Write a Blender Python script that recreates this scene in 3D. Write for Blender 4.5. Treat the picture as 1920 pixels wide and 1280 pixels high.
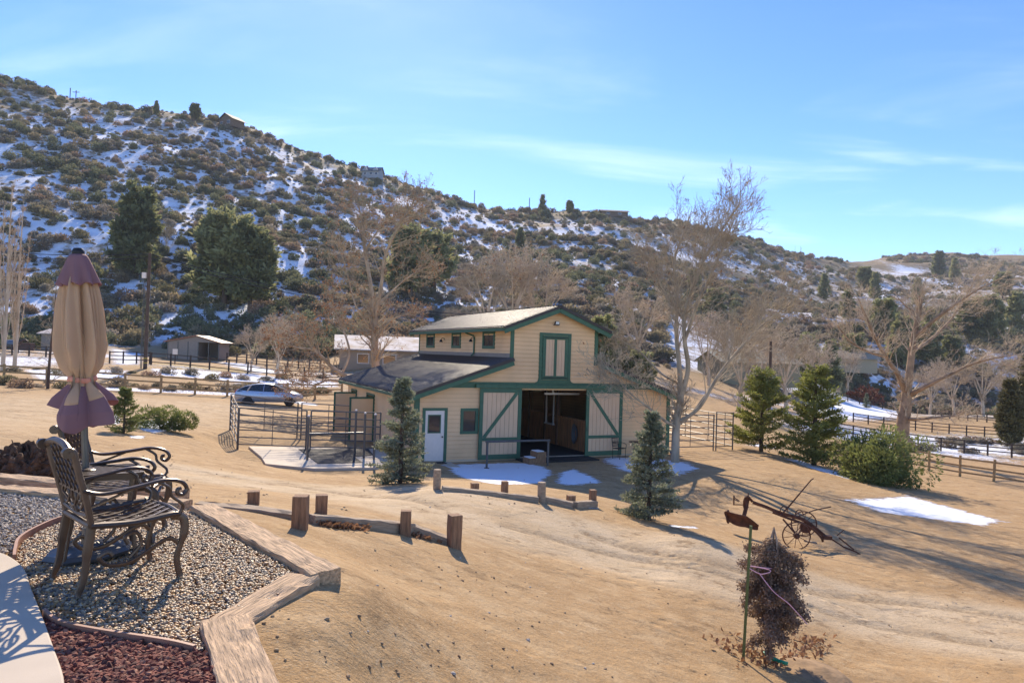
import bpy, math, random
import numpy as np
from mathutils import Vector, Matrix
R = math.radians
random.seed(7); rng = np.random.default_rng(7)
for o in list(bpy.data.objects): bpy.data.objects.remove(o)
scene = bpy.context.scene; COL = scene.collection

# ------------------------------------------------------------------ camera
F, PITCH, ROLL, CAMZ = 1316.0, R(1.03), R(1.85), 1.6
cam = bpy.data.cameras.new('camera'); camo = bpy.data.objects.new('camera', cam); COL.objects.link(camo)
cam.sensor_width = 36.0; cam.lens = F/1920*36; cam.clip_start = 0.05; cam.clip_end = 6000
_r0 = Vector((1,0,0)); _u0 = Vector((0,-math.sin(PITCH),math.cos(PITCH))); _f0 = Vector((0,math.cos(PITCH),math.sin(PITCH)))
_rx = _r0*math.cos(ROLL)+_u0*math.sin(ROLL); _up = -_r0*math.sin(ROLL)+_u0*math.cos(ROLL)
camo.matrix_world = Matrix(((_rx.x,_up.x,-_f0.x,0),(_rx.y,_up.y,-_f0.y,0),(_rx.z,_up.z,-_f0.z,CAMZ),(0,0,0,1)))
scene.camera = camo
scene.render.resolution_x = 1024; scene.render.resolution_y = 682

# ------------------------------------------------------------------ light
SUN_AZ, SUN_EL = R(-11.5), R(33.0)          # azimuth measured from +Y towards +X
world = bpy.data.worlds.new('World'); scene.world = world; world.use_nodes = True
wn = world.node_tree; wn.nodes.clear()
def wnode(t, **k):
    n = wn.nodes.new(t)
    for a, b in k.items(): setattr(n, a, b)
    return n
sky = wnode('ShaderNodeTexSky', sky_type='NISHITA'); sky.sun_disc = False
sky.sun_elevation = SUN_EL; sky.sun_rotation = SUN_AZ
sky.altitude = 1200; sky.air_density = 1.0; sky.dust_density = 0.15; sky.ozone_density = 4.5
tc = wnode('ShaderNodeTexCoord'); sep = wnode('ShaderNodeSeparateXYZ'); wn.links.new(tc.outputs['Generated'], sep.inputs[0])
mz = wnode('ShaderNodeMath', operation='MAXIMUM'); wn.links.new(sep.outputs[2], mz.inputs[0]); mz.inputs[1].default_value = 0.02
mz2 = wnode('ShaderNodeMath', operation='ADD'); wn.links.new(mz.outputs[0], mz2.inputs[0]); mz2.inputs[1].default_value = 0.12
dx = wnode('ShaderNodeMath', operation='DIVIDE'); wn.links.new(sep.outputs[0], dx.inputs[0]); wn.links.new(mz2.outputs[0], dx.inputs[1])
dy = wnode('ShaderNodeMath', operation='DIVIDE'); wn.links.new(sep.outputs[1], dy.inputs[0]); wn.links.new(mz2.outputs[0], dy.inputs[1])
cmb = wnode('ShaderNodeCombineXYZ'); wn.links.new(dx.outputs[0], cmb.inputs[0]); wn.links.new(dy.outputs[0], cmb.inputs[1])
mp = wnode('ShaderNodeMapping'); wn.links.new(cmb.outputs[0], mp.inputs[0])
mp.inputs['Rotation'].default_value = (0,0,R(14)); mp.inputs['Scale'].default_value = (0.55,1.5,1)
cn = wnode('ShaderNodeTexNoise'); wn.links.new(mp.outputs[0], cn.inputs['Vector'])
cn.inputs['Scale'].default_value = 1.1; cn.inputs['Detail'].default_value = 7; cn.inputs['Roughness'].default_value = 0.55; cn.inputs['Distortion'].default_value = 0.5
cr = wnode('ShaderNodeMapRange'); cr.interpolation_type = 'SMOOTHSTEP'; wn.links.new(cn.outputs['Fac'], cr.inputs[0])
cr.inputs[1].default_value = 0.50; cr.inputs[2].default_value = 0.80; cr.inputs[3].default_value = 0.0; cr.inputs[4].default_value = 0.7
lowc = wnode('ShaderNodeMapRange'); lowc.interpolation_type = 'SMOOTHSTEP'; wn.links.new(sep.outputs[2], lowc.inputs[0]); lowc.inputs[1].default_value = .12; lowc.inputs[2].default_value = .40; lowc.inputs[3].default_value = 1; lowc.inputs[4].default_value = .22
cm = wnode('ShaderNodeMath', operation='MULTIPLY'); wn.links.new(cr.outputs[0], cm.inputs[0]); wn.links.new(lowc.outputs[0], cm.inputs[1])
mix = wnode('ShaderNodeMix', data_type='RGBA'); wn.links.new(cm.outputs[0], mix.inputs[0]); hsv = wnode('ShaderNodeHueSaturation'); hsv.inputs['Saturation'].default_value = 1.16; hsv.inputs['Hue'].default_value = .512; hsv.inputs['Value'].default_value = .92; wn.links.new(sky.outputs[0], hsv.inputs['Color']); wn.links.new(hsv.outputs[0], mix.inputs[6])
mix.inputs[7].default_value = (7.6,8.0,8.6,1)
bg = wnode('ShaderNodeBackground'); wn.links.new(mix.outputs[2], bg.inputs[0]); bg.inputs[1].default_value = 0.15
wo = wnode('ShaderNodeOutputWorld'); wn.links.new(bg.outputs[0], wo.inputs[0])
sl = bpy.data.lights.new('sun', 'SUN'); sl.energy = 4.3; sl.angle = R(0.53); sl.color = (1.0,0.86,0.67)
so = bpy.data.objects.new('sun', sl); COL.objects.link(so)
SUNV = Vector((math.sin(SUN_AZ)*math.cos(SUN_EL), math.cos(SUN_AZ)*math.cos(SUN_EL), math.sin(SUN_EL)))
so.rotation_euler = SUNV.to_track_quat('Z','Y').to_euler(); so.location = (0,0,60)
vs = scene.view_settings; vs.view_transform = 'Standard'; vs.look = 'None'; vs.exposure = 0.86; vs.gamma = 1; vs.use_curve_mapping = False
scene.render.engine = 'CYCLES'
scene.cycles.max_bounces = 5; scene.cycles.diffuse_bounces = 3; scene.cycles.glossy_bounces = 2
scene.cycles.transmission_bounces = 2; scene.cycles.transparent_max_bounces = 4

# ------------------------------------------------------------------ pixel rays and terrain
def ray(px, py):
    A, B = px-960, py-640
    a = A*math.cos(ROLL)+B*math.sin(ROLL); b = -A*math.sin(ROLL)+B*math.cos(ROLL)
    zu = -b/F
    return Vector((a/F, math.cos(PITCH)-math.sin(PITCH)*zu, math.sin(PITCH)+math.cos(PITCH)*zu))
def at(px, py, Y):                   # point of that line of sight at forward distance Y
    d = ray(px, py); return Vector((0,0,CAMZ))+d*(Y/d.y)
def atz(px, py, z):
    d = ray(px, py); return Vector((0,0,CAMZ))+d*((z-CAMZ)/d.z)
def proj(x, y, z):
    z = z-CAMZ
    yf = y*math.cos(PITCH)+z*math.sin(PITCH); zu = -y*math.sin(PITCH)+z*math.cos(PITCH)
    a = F*x/yf; b = -F*zu/yf
    return 960+a*math.cos(ROLL)-b*math.sin(ROLL), 640+a*math.sin(ROLL)+b*math.cos(ROLL)
CP = []
def cz(px, py, z): CP.append(tuple(atz(px, py, z)))
def cd(px, py, Y): CP.append(tuple(at(px, py, Y)))
BX, BY, BZ, BYAW = -3.686, 27.6, CAMZ-4.378, R(24.947)
BW, BD = 12.221, 12.558
def barn_w(u, w, v=0):
    return Vector((BX+u*math.cos(BYAW)-w*math.sin(BYAW), BY+u*math.sin(BYAW)+w*math.cos(BYAW), BZ+v))
for u, w in ((0,0),(6,0),(12.2,0),(0,6),(0,12.5),(6,12.5),(12.2,12.5),(14,5),(3,-2.5),(9,-2.5),(6,6)):
    CP.append(tuple(barn_w(u, w)))
# near ground
for p in ((-6,2,-.03),(-9,5,-.05),(-3,3,-.03),(-2.6,4.6,-.03),(-1.6,5.0,-.06),(-1.0,5.1,-.17),(-.95,4.3,-.18),(-1.3,6.0,-.24),(-.6,3.4,-.2),(-4,6,-.03),(-6,7.6,-.03),(-.9,3.0,-.2),(-.3,1.4,-.2),(-8,2,0),(-4,1,0),(-1,0.9,-.05),
          (1.2,1.5,-.6),(3,1.5,-1.0),(8,3,-1.8),(14,6,-2.4),(-14,8,-.2),(-25,15,-.5)): CP.append(p)
for a in ((700,1280,-.38),(960,1280,-.85),(1200,1280,-1.3),(1440,1238,-1.9),(1700,1280,-2.15),(1900,1280,-2.35),(960,1100,-1.15),(700,1080,-.5),(1200,1130,-1.65),
          (960,1010,-1.45),(1200,1050,-1.95),(850,1027,-.98),(570,975,-.42),(700,1000,-.62),(760,1005,-.78),(600,938,-1.0),(700,930,-1.55),(480,925,-.75),(820,916,-1.33),(1015,938,-1.63),(1112,950,-1.92),
          (750,905,-1.9),(1215,976,-2.2),(900,890,-2.72),(1100,900,-2.7),(1200,880,-2.75),(1265,866,-2.8),(1350,880,-2.8),(1500,1024,-2.95),(1420,965,-3.0),(1325,950,-3.05),(1300,1020,-1.88),(1357,1022,-1.98),(1400,1060,-2.1),(1400,1100,-2.05),(1260,992,-2.15),(1600,1150,-2.5),(1700,1060,-2.85),(1900,1100,-2.95),
          (1900,990,-3.2),(1650,945,-3.15),(1500,880,-3.1),(1580,895,-3.2),
          (1425,845,-3.2),(1525,870,-3.45),(1680,905,-3.7),(1797,894,-4.3),(1857,906,-4.1),(1915,925,-3.9),(1600,850,-4.2),(1877,855,-5.5),(1700,850,-5.0),(1828,819,-5.5),(1650,812,-5.2),(1550,800,-4.6),
          (600,884,-2.62),(454,832,-2.5),(500,862,-2.4),(400,862,-1.75),(300,900,-1.0),(300,805,-1.75),(240,805,-1.65),(200,860,-1.15),(100,900,-.55),(0,874,-.6),(0,804,-1.0),(0,756,-1.2),(150,770,-1.45),
          (7,719,-1.3),(200,728,-1.7),(417,738,-2.17),(505,757,-2.45),(600,752,-2.6),(430,790,-2.35)): cz(*a)
for a in ((1650,770,115),(1600,742,150),(1850,775,110),(1450,760,90),(1350,740,90),(1700,705,190),(1900,715,190),(1500,690,170),(1350,680,130),(1200,668,120),(1000,655,110),(800,655,95),
          (60,690,62),(150,690,62),(260,690,62),(400,697,68),(600,706,75),(20,660,82),(200,668,85),(360,675,92),(500,678,92),(640,690,86),(-300,690,60),(-700,700,60),(-300,850,14),(-900,800,20),(2300,860,60),(2300,1000,25),(2900,1000,40),(2300,760,140)): cd(*a)
# hills: foot, slope and skyline
SKY = [(-1500,60,300,110),(-900,100,310,108),(-400,110,320,106),(0,160,330,106),(150,192,340,110),(300,212,350,112),(430,240,362,116),(560,282,380,118),(700,330,400,120),(880,384,420,125),(1000,402,440,128),(1140,405,450,132),(1300,425,520,140),(1420,458,580,150),(1510,484,620,165),(1600,492,680,185),(1700,480,760,200),(1800,482,800,205),(1920,484,820,210),(2300,470,850,210),(3000,480,900,220)]
for px, py, Y, f0 in SKY:
    top = at(px, py, Y); CP.append(tuple(top))
    foot = at(px, 648 if px < 1250 else 672, f0); CP.append((foot.x, foot.y, foot.z+1.5))
    for t, dz in ((.25,-3),(.5,-3),(.75,0)):
        p = foot.lerp(top, t); CP.append((p.x, p.y, p.z+dz))
    b = top*1.35; CP.append((b.x, b.y, top.z-25))
    b = top*2.2; CP.append((b.x, b.y, top.z-60))
CP = np.array(CP)
def pol(x, y):
    r = np.hypot(x, y); return np.stack([np.arctan2(x, y)*1.6, np.log(np.maximum(r, .8))], -1), r
_Q, _rr = pol(CP[:,0], CP[:,1]); _val = CP[:,2]/(_rr+8)
def _phi(d2): return np.where(d2 > 1e-12, d2*np.log(d2+1e-12), 0)
_n = len(CP); _A = np.zeros((_n+3,_n+3))
_A[:_n,:_n] = _phi(((_Q[:,None]-_Q[None])**2).sum(-1))+np.eye(_n)*2e-3
_A[:_n,_n] = 1; _A[:_n,_n+1:] = _Q; _A[_n:,:_n] = _A[:_n,_n:].T
_W = np.linalg.solve(_A, np.concatenate([_val, np.zeros(3)]))
def sstep(a, b, x): t = np.clip((x-a)/(b-a), 0, 1); return t*t*(3-2*t)
_NW = [(rng.uniform(0,6.28), rng.uniform(0,6.28), s) for s in (90,90,47,47,23,23,11,11,6,6) for _ in (0,1)]
def hillnoise(x, y):
    n = 0*x
    for i, (a, ph, s) in enumerate(_NW): n = n+np.sin((x*math.cos(a)+y*math.sin(a))*6.283/s+ph)*s*.007
    return n
BED = np.array([(-1.25,5.2),(-3.0,7.05),(-7,8.2),(-16,8),(-16,-6),(0,-6),(-.5,1.6),(-.95,3.3),(-1.55,4.1)])
def in_poly(x, y, P):
    c = np.zeros(np.shape(x), bool); j = len(P)-1
    for i in range(len(P)):
        xi, yi = P[i]; xj, yj = P[j]
        c ^= ((yi > y) != (yj > y)) & (x < (xj-xi)*(y-yi)/(yj-yi+1e-12)+xi); j = i
    return c
def poly_dist(x, y, P):
    d = np.full(np.shape(x), 1e9)
    for i in range(len(P)):
        a, b = P[i-1], P[i]; ab = b-a; t = np.clip(((x-a[0])*ab[0]+(y-a[1])*ab[1])/(ab@ab), 0, 1)
        d = np.minimum(d, np.hypot(x-a[0]-t*ab[0], y-a[1]-t*ab[1]))
    return d
PADZ = -2.64
PAD = np.array([tuple(atz(a, b, PADZ))[:2] for a, b in ((466,838),(490,858),(498,871),(590,880),(700,878),(765,868),(745,842))])
def ground(x, y):
    x = np.asarray(x, float); y = np.asarray(y, float); sh = x.shape; x = x.ravel(); y = y.ravel(); out = np.empty(len(x))
    for s in range(0, len(x), 20000):
        q, r = pol(x[s:s+20000], y[s:s+20000])
        d2 = ((q[:,None]-_Q[None])**2).sum(-1)
        out[s:s+20000] = (_phi(d2)@_W[:_n]+_W[_n]+q@_W[_n+1:])*(r+8)
    r = np.hypot(x, y)
    out += hillnoise(x, y)*sstep(110, 210, r)
    # level barn pad
    c, s_ = math.cos(BYAW), math.sin(BYAW)
    u = (x-BX)*c+(y-BY)*s_; w = -(x-BX)*s_+(y-BY)*c
    d = np.maximum(np.maximum(-u, u-BW), np.maximum(-w, w-BD)); k = 1-sstep(.3, 3.0, d)
    out = out*(1-k)+(BZ-.03)*k
    # level wash pad
    ins = in_poly(x, y, PAD); d = np.where(np.hypot(x+8, y-26) < 14, poly_dist(x, y, PAD), 99); k = np.where(ins, 1, 1-sstep(.0, 2.2, d))
    out = out*(1-k)+(PADZ-.05)*k
    # level planting bed and patio
    ins = in_poly(x, y, BED); d = poly_dist(x, y, BED); k = np.where(ins, 1, 1-sstep(.0, .5, d))
    out = out*(1-k)+np.where(ins, -.05, np.minimum(out, -.05))*k
    return out.reshape(sh)
def gz(x, y): return float(ground(np.array([x]), np.array([y]))[0])
def hit(px, py, ymin=3.0):           # where that line of sight meets the ground
    d = ray(px, py); a, b = ymin, 1200.0
    for n in (140, 24):
        Y = a*np.exp(np.linspace(0, math.log(b/a), n)); Z = CAMZ+d.z/d.y*Y; below = Z < ground(d.x/d.y*Y, Y)
        i = int(np.argmax(below)) if below.any() else n-1
        i = max(i, 1); a, b = float(Y[i-1]), float(Y[i])
    x = d.x/d.y*b; return Vector((x, b, gz(x, b)))

# ------------------------------------------------------------------ helpers: objects, meshes, materials
def link(o, parent=None):
    COL.objects.link(o)
    if parent is not None: o.parent = parent
    return o
def tag(o, label=None, cat=None, group=None, kind=None):
    for k, v in (('label',label),('category',cat),('group',group),('kind',kind)):
        if v: o[k] = v
    return o
def empty(name, loc=(0,0,0), rz=0, label=None, cat=None, group=None):
    o = bpy.data.objects.new(name, None); o.empty_display_size = .2; o.location = loc; o.rotation_euler = (0,0,rz)
    link(o); return tag(o, label, cat, group)
def mesh_np(name, V, Fc, mat=None, smooth=False):
    V = np.asarray(V, np.float32); Fc = np.asarray(Fc, np.int32); m = bpy.data.meshes.new(name)
    n, k = Fc.shape
    m.vertices.add(len(V)); m.vertices.foreach_set('co', V.ravel())
    m.loops.add(n*k); m.loops.foreach_set('vertex_index', Fc.ravel())
    m.polygons.add(n); m.polygons.foreach_set('loop_start', np.arange(0, n*k, k, dtype=np.int32))
    m.polygons.foreach_set('loop_total', np.full(n, k, np.int32))
    m.polygons.foreach_set('use_smooth', np.full(n, smooth))
    m.update(calc_edges=True)
    if mat: m.materials.append(mat)
    return m
class MB:
    def __init__(s): s.v = []; s.f = []
    def box(s, c, size, rot=None):
        n = len(s.v); hx, hy, hz = size[0]/2, size[1]/2, size[2]/2
        for x, y, z in ((-1,-1,-1),(1,-1,-1),(1,1,-1),(-1,1,-1),(-1,-1,1),(1,-1,1),(1,1,1),(-1,1,1)):
            p = Vector((x*hx,y*hy,z*hz)); p = rot @ p if rot is not None else p
            s.v.append(tuple(p+Vector(c)))
        for q in ((0,3,2,1),(4,5,6,7),(0,1,5,4),(1,2,6,5),(2,3,7,6),(3,0,4,7)): s.f.append(tuple(n+i for i in q))
        return s
    def b2(s, x0, x1, y0, y1, z0, z1): return s.box(((x0+x1)/2,(y0+y1)/2,(z0+z1)/2), (x1-x0,y1-y0,z1-z0))
    def bar(s, a, b, w, h, up=(0,0,1)):
        a = Vector(a); b = Vector(b); d = b-a; x = d.normalized(); y = Vector(up).cross(x)
        if y.length < 1e-4: y = Vector((0,1,0)).cross(x)
        y.normalize(); z = x.cross(y); M = Matrix((x,y,z)).transposed()
        return s.box((a+b)/2, (d.length,w,h), M)
    def tube(s, pts, rad, k=8, cap=True, flat=1.0):
        pts = [Vector(p) for p in pts]
        if not hasattr(rad, '__len__'): rad = [rad]*len(pts)
        n0 = len(s.v); ref = None
        for i, p in enumerate(pts):
            t = (pts[min(i+1,len(pts)-1)]-pts[max(i-1,0)]).normalized()
            if ref is None:
                ref = Vector((0,0,1)) if abs(t.z) < .9 else Vector((1,0,0))
            a = (ref-t*ref.dot(t))
            a = a.normalized() if a.length > 1e-5 else t.orthogonal().normalized()
            ref = a; b = t.cross(a)
            for j in range(k):
                an = 6.2832*j/k; s.v.append(tuple(p+a*(math.cos(an)*rad[i])+b*(math.sin(an)*rad[i]*flat)))
        for i in range(len(pts)-1):
            for j in range(k):
                q = n0+i*k; s.f.append((q+j, q+(j+1)%k, q+k+(j+1)%k, q+k+j))
        if cap:
            s.f.append(tuple(n0+j for j in range(k))[::-1]); e = n0+(len(pts)-1)*k; s.f.append(tuple(e+j for j in range(k)))
        return s
    def lathe(s, prof, c=(0,0,0), k=16, axis=None):
        n0 = len(s.v); M = axis if axis is not None else Matrix.Identity(3)
        for r, z in prof:
            for j in range(k):
                a = 6.2832*j/k; s.v.append(tuple(M @ Vector((r*math.cos(a), r*math.sin(a), z))+Vector(c)))
        for i in range(len(prof)-1):
            for j in range(k): q = n0+i*k; s.f.append((q+j, q+(j+1)%k, q+k+(j+1)%k, q+k+j))
        s.f.append(tuple(n0+j for j in range(k))[::-1]); e = n0+(len(prof)-1)*k; s.f.append(tuple(e+j for j in range(k)))
        return s
    def prism(s, poly, d, f):         # polygon points mapped by f(a, b, depth)
        n = len(s.v); k = len(poly)
        for t in (0, d): s.v += [tuple(f(a, b, t)) for a, b in poly]
        s.f.append(tuple(range(n, n+k))); s.f.append(tuple(range(n+2*k-1, n+k-1, -1)))
        for j in range(k): s.f.append((n+(j+1)%k, n+j, n+k+j, n+k+(j+1)%k))
        return s
    def mesh(s, name, mat, smooth=False):
        m = bpy.data.meshes.new(name); m.from_pydata(s.v, [], s.f); m.update()
        if smooth:
            for p in m.polygons: p.use_smooth = True
            try: m.set_sharp_from_angle(angle=R(38))
            except Exception: pass
        import bmesh as _b
        bm = _b.new(); bm.from_mesh(m); _b.ops.recalc_face_normals(bm, faces=bm.faces); bm.to_mesh(m); bm.free()
        m.materials.append(mat); return m
    def build(s, name, mat, parent=None, smooth=False, bevel=0):
        o = bpy.data.objects.new(name, s.mesh(name, mat, smooth)); link(o, parent)
        if bevel:
            b = o.modifiers.new('bevel','BEVEL'); b.width = bevel; b.segments = 2; b.limit_method = 'ANGLE'
        return o
def obj(name, mesh, parent=None, loc=None):
    o = bpy.data.objects.new(name, mesh); link(o, parent)
    if loc is not None: o.location = loc
    return o
def spline(P, n=8):
    P = [Vector(p) for p in P]; out = []
    for i in range(len(P)-1):
        a, b, c, d = P[max(i-1,0)], P[i], P[i+1], P[min(i+2,len(P)-1)]
        for k in range(n):
            t = k/n; out.append(.5*((2*b)+(c-a)*t+(2*a-5*b+4*c-d)*t*t+(3*b-a-3*c+d)*t**3))
    out.append(P[-1]); return out

MATS = {}
def mat(name, col, rough=.7, metal=0, var=.15, scale=8, bump=0, bscale=40, col2=None, stretch=None, spec=.5, random_var=0, trans=0, wood=False, detail=4):
    m = bpy.data.materials.new(name); m.use_nodes = True; N = m.node_tree.nodes; L = m.node_tree.links
    b = N['Principled BSDF']; b.inputs['Roughness'].default_value = rough; b.inputs['Metallic'].default_value = metal
    b.inputs['Specular IOR Level'].default_value = spec
    t = N.new('ShaderNodeTexCoord'); src = t.outputs['Object']
    if stretch:
        mpn = N.new('ShaderNodeMapping'); mpn.inputs['Scale'].default_value = stretch; L.new(src, mpn.inputs[0]); src = mpn.outputs[0]
    nz = N.new('ShaderNodeTexNoise'); nz.inputs['Scale'].default_value = scale; nz.inputs['Detail'].default_value = detail; L.new(src, nz.inputs['Vector'])
    rmp = N.new('ShaderNodeMapRange'); L.new(nz.outputs['Fac'], rmp.inputs[0]); rmp.inputs[1].default_value = .3; rmp.inputs[2].default_value = .7
    mx = N.new('ShaderNodeMix'); mx.data_type = 'RGBA'; L.new(rmp.outputs[0], mx.inputs[0])
    c2 = col2 or tuple(c*(1-var) for c in col); c1 = col if col2 else tuple(min(1,c*(1+var)) for c in col)
    mx.inputs[6].default_value = (*c1,1); mx.inputs[7].default_value = (*c2,1); out = mx.outputs[2]
    if random_var:
        oi = N.new('ShaderNodeObjectInfo'); hv = N.new('ShaderNodeHueSaturation'); L.new(out, hv.inputs['Color'])
        a = N.new('ShaderNodeMapRange'); L.new(oi.outputs['Random'], a.inputs[0]); a.inputs[3].default_value = 1-random_var; a.inputs[4].default_value = 1+random_var
        L.new(a.outputs[0], hv.inputs['Value'])
        h2 = N.new('ShaderNodeMath'); h2.operation = 'MULTIPLY_ADD'; L.new(oi.outputs['Random'], h2.inputs[0]); h2.inputs[1].default_value = -.05*random_var*2; h2.inputs[2].default_value = .5+.025*random_var*2
        L.new(h2.outputs[0], hv.inputs['Hue']); out = hv.outputs[0]
    L.new(out, b.inputs['Base Color'])
    if bump:
        n2 = N.new('ShaderNodeTexNoise'); n2.inputs['Scale'].default_value = bscale; n2.inputs['Detail'].default_value = 5; L.new(src, n2.inputs['Vector'])
        bp = N.new('ShaderNodeBump'); bp.inputs['Strength'].default_value = bump; bp.inputs['Distance'].default_value = .02; L.new(n2.outputs['Fac'], bp.inputs['Height']); L.new(bp.outputs[0], b.inputs['Normal'])
    if trans:
        b.inputs['Subsurface Weight'].default_value = 0
        tr = N.new('ShaderNodeBsdfTranslucent'); L.new(out, tr.inputs[0]); ms = N.new('ShaderNodeMixShader'); ms.inputs[0].default_value = trans
        om = N['Material Output']; L.new(b.outputs[0], ms.inputs[1]); L.new(tr.outputs[0], ms.inputs[2]); L.new(ms.outputs[0], om.inputs[0])
    MATS[name] = m; return m
M_tan = mat('tan_siding', (.84,.53,.275), .75, var=.09, scale=.9, bump=.08, bscale=60)
M_door = mat('door_plank_paint', (.74,.49,.30), .85, spec=.2, var=.05, scale=2)
M_green = mat('green_trim_paint', (.045,.12,.065), .55, var=.12, scale=5)
M_white = mat('white_paint', (.80,.68,.58), .5, var=.03)
M_roof = mat('brown_metal_roof', (.055,.04,.036), .33, metal=0, var=.15, scale=.8, spec=.6)
M_roofedge = mat('roof_edge_metal', (.045,.033,.03), .5, metal=.2)
M_glass = mat('window_glass', (.03,.035,.04), .05, spec=1.0, var=.1)
M_darkframe = mat('dark_window_frame', (.03,.025,.022), .5)
M_wood_in = mat('stall_wood', (.46,.21,.09), .65, var=.35, scale=3, stretch=(6,6,.6))
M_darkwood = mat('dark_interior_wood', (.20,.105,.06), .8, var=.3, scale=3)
M_rubber = mat('black_rubber', (.022,.021,.02), .85, var=.3, scale=3, bump=.1)
M_conc = mat('concrete', (.54,.45,.34), .85, var=.07, scale=3, bump=.12, bscale=180, detail=8)
M_galv = mat('galvanised_pipe', (.115,.11,.105), .45, metal=.5, var=.15, scale=9)
M_black = mat('black_metal', (.02,.018,.017), .5, metal=.3)
M_bronze = mat('bronze_cast_aluminium', (.095,.066,.048), .36, metal=.45, var=.12, scale=14)
M_umbtan = mat('tan_canvas', (.80,.54,.33), .85, var=.05, scale=5, bump=.1, bscale=250, trans=.45)
M_umbmau = mat('mauve_canvas', (.36,.185,.19), .8, var=.06, scale=5, bump=.1, bscale=250, trans=.35)
M_strap = mat('orange_strap', (.62,.24,.15), .7, var=.1)
M_pole = mat('grey_pole', (.12,.11,.10), .4, metal=.6)
M_tie = mat('weathered_tie', (.50,.34,.20), .9, var=.45, scale=5, stretch=(1,9,9), bump=1.0, bscale=9, detail=10)
M_post = mat('rough_post', (.27,.155,.085), .9, var=.35, scale=7, stretch=(6,6,.8), bump=.5, bscale=14, detail=8)
M_log = mat('grey_log', (.36,.27,.18), .9, var=.3, scale=6, stretch=(.8,7,7), bump=.5, bscale=16, detail=8)
M_fence = mat('treated_fence_wood', (.38,.25,.115), .85, var=.25, scale=4)
M_dfence = mat('dark_fence_rail', (.05,.032,.024), .8, var=.25)
M_rust = mat('rusted_iron', (.11,.042,.02), .85, var=.45, scale=9, bump=.3, bscale=40, detail=8)
M_edge = mat('brown_edging', (.33,.16,.10), .6, var=.1)
M_bark = mat('pale_bark', (.40,.315,.215), .9, var=.35, scale=3, bump=.5, bscale=9, stretch=(1,1,.4))
M_twig = mat('twig_bark', (.42,.335,.23), .9, var=.25, scale=1)
M_twigpale = mat('pale_twig', (.55,.43,.30), .9, var=.25, scale=1)
M_deadleaf = mat('dead_leaves', (.30,.155,.075), .8, var=.4, scale=2, trans=.3)
M_darkbark = mat('dark_bark', (.10,.065,.045), .95, var=.3, scale=4, bump=.5, bscale=12)
M_spruce = mat('blue_spruce_needles', (.24,.26,.165), .65, var=.35, scale=2.5, trans=.35)
M_pine = mat('pine_needles', (.25,.26,.065), .65, var=.4, scale=1.2, trans=.45)
M_juniper = mat('juniper_foliage', (.19,.21,.06), .7, var=.4, scale=2, trans=.42)
M_dpine = mat('dark_pine_needles', (.28,.28,.125), .7, var=.4, scale=.5, trans=.5, random_var=.3)
M_deadconifer = mat('dead_needles', (.28,.19,.125), .85, var=.4, scale=7, trans=.2)
M_rope = mat('pink_string', (.75,.42,.48), .7)
M_stake = mat('green_stake', (.10,.13,.035), .6)
M_greenrib = mat('green_ribbon', (.0,.30,.17), .5)
M_snow = mat('snow', (.80,.83,.88), .7, var=.03, bump=.2, bscale=5)
SHR = [mat('brush_'+n, c, .8, var=.3, scale=.9, random_var=.35, trans=.38) for n, c in (('olive',(.25,.21,.115)),('brown',(.27,.195,.125)),('grey',(.27,.235,.175)),('green',(.165,.17,.09)))]

# ------------------------------------------------------------------ ground
th = np.radians(np.arange(-78, 78.01, .17)); lr = np.exp(np.arange(math.log(1.0), math.log(1300), .0122))
TH, RR = np.meshgrid(th, lr, indexing='ij'); GX = np.sin(TH)*RR; GY = np.cos(TH)*RR
GZ = ground(GX, GY)
xs, ys, zs = GX.ravel(), GY.ravel(), GZ.ravel()
yy = np.maximum(ys, .3)
_z = zs-CAMZ; yf = yy*math.cos(PITCH)+_z*math.sin(PITCH); zu = -yy*math.sin(PITCH)+_z*math.cos(PITCH)
a_ = F*xs/yf; b_ = -F*zu/yf; PX = 960+a_*math.cos(ROLL)-b_*math.sin(ROLL); PY = 640+a_*math.sin(ROLL)+b_*math.cos(ROLL)
RAD = np.hypot(xs, ys)
def world_poly(pts): return np.array([tuple(hit(*p))[:2] for p in pts])
def soft_poly(P, soft): # >0 inside
    soft = soft*1.7
    ins = in_poly(xs, ys, P); d = np.full(len(xs), soft*3.0); k = (xs > P[:,0].min()-soft*3) & (xs < P[:,0].max()+soft*3) & (ys > P[:,1].min()-soft*3) & (ys < P[:,1].max()+soft*3)
    d[k] = poly_dist(xs[k], ys[k], P); return np.clip(.5+np.where(ins, d, -d)/(2*soft), 0, 1)
snow = np.zeros(len(xs))
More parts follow.
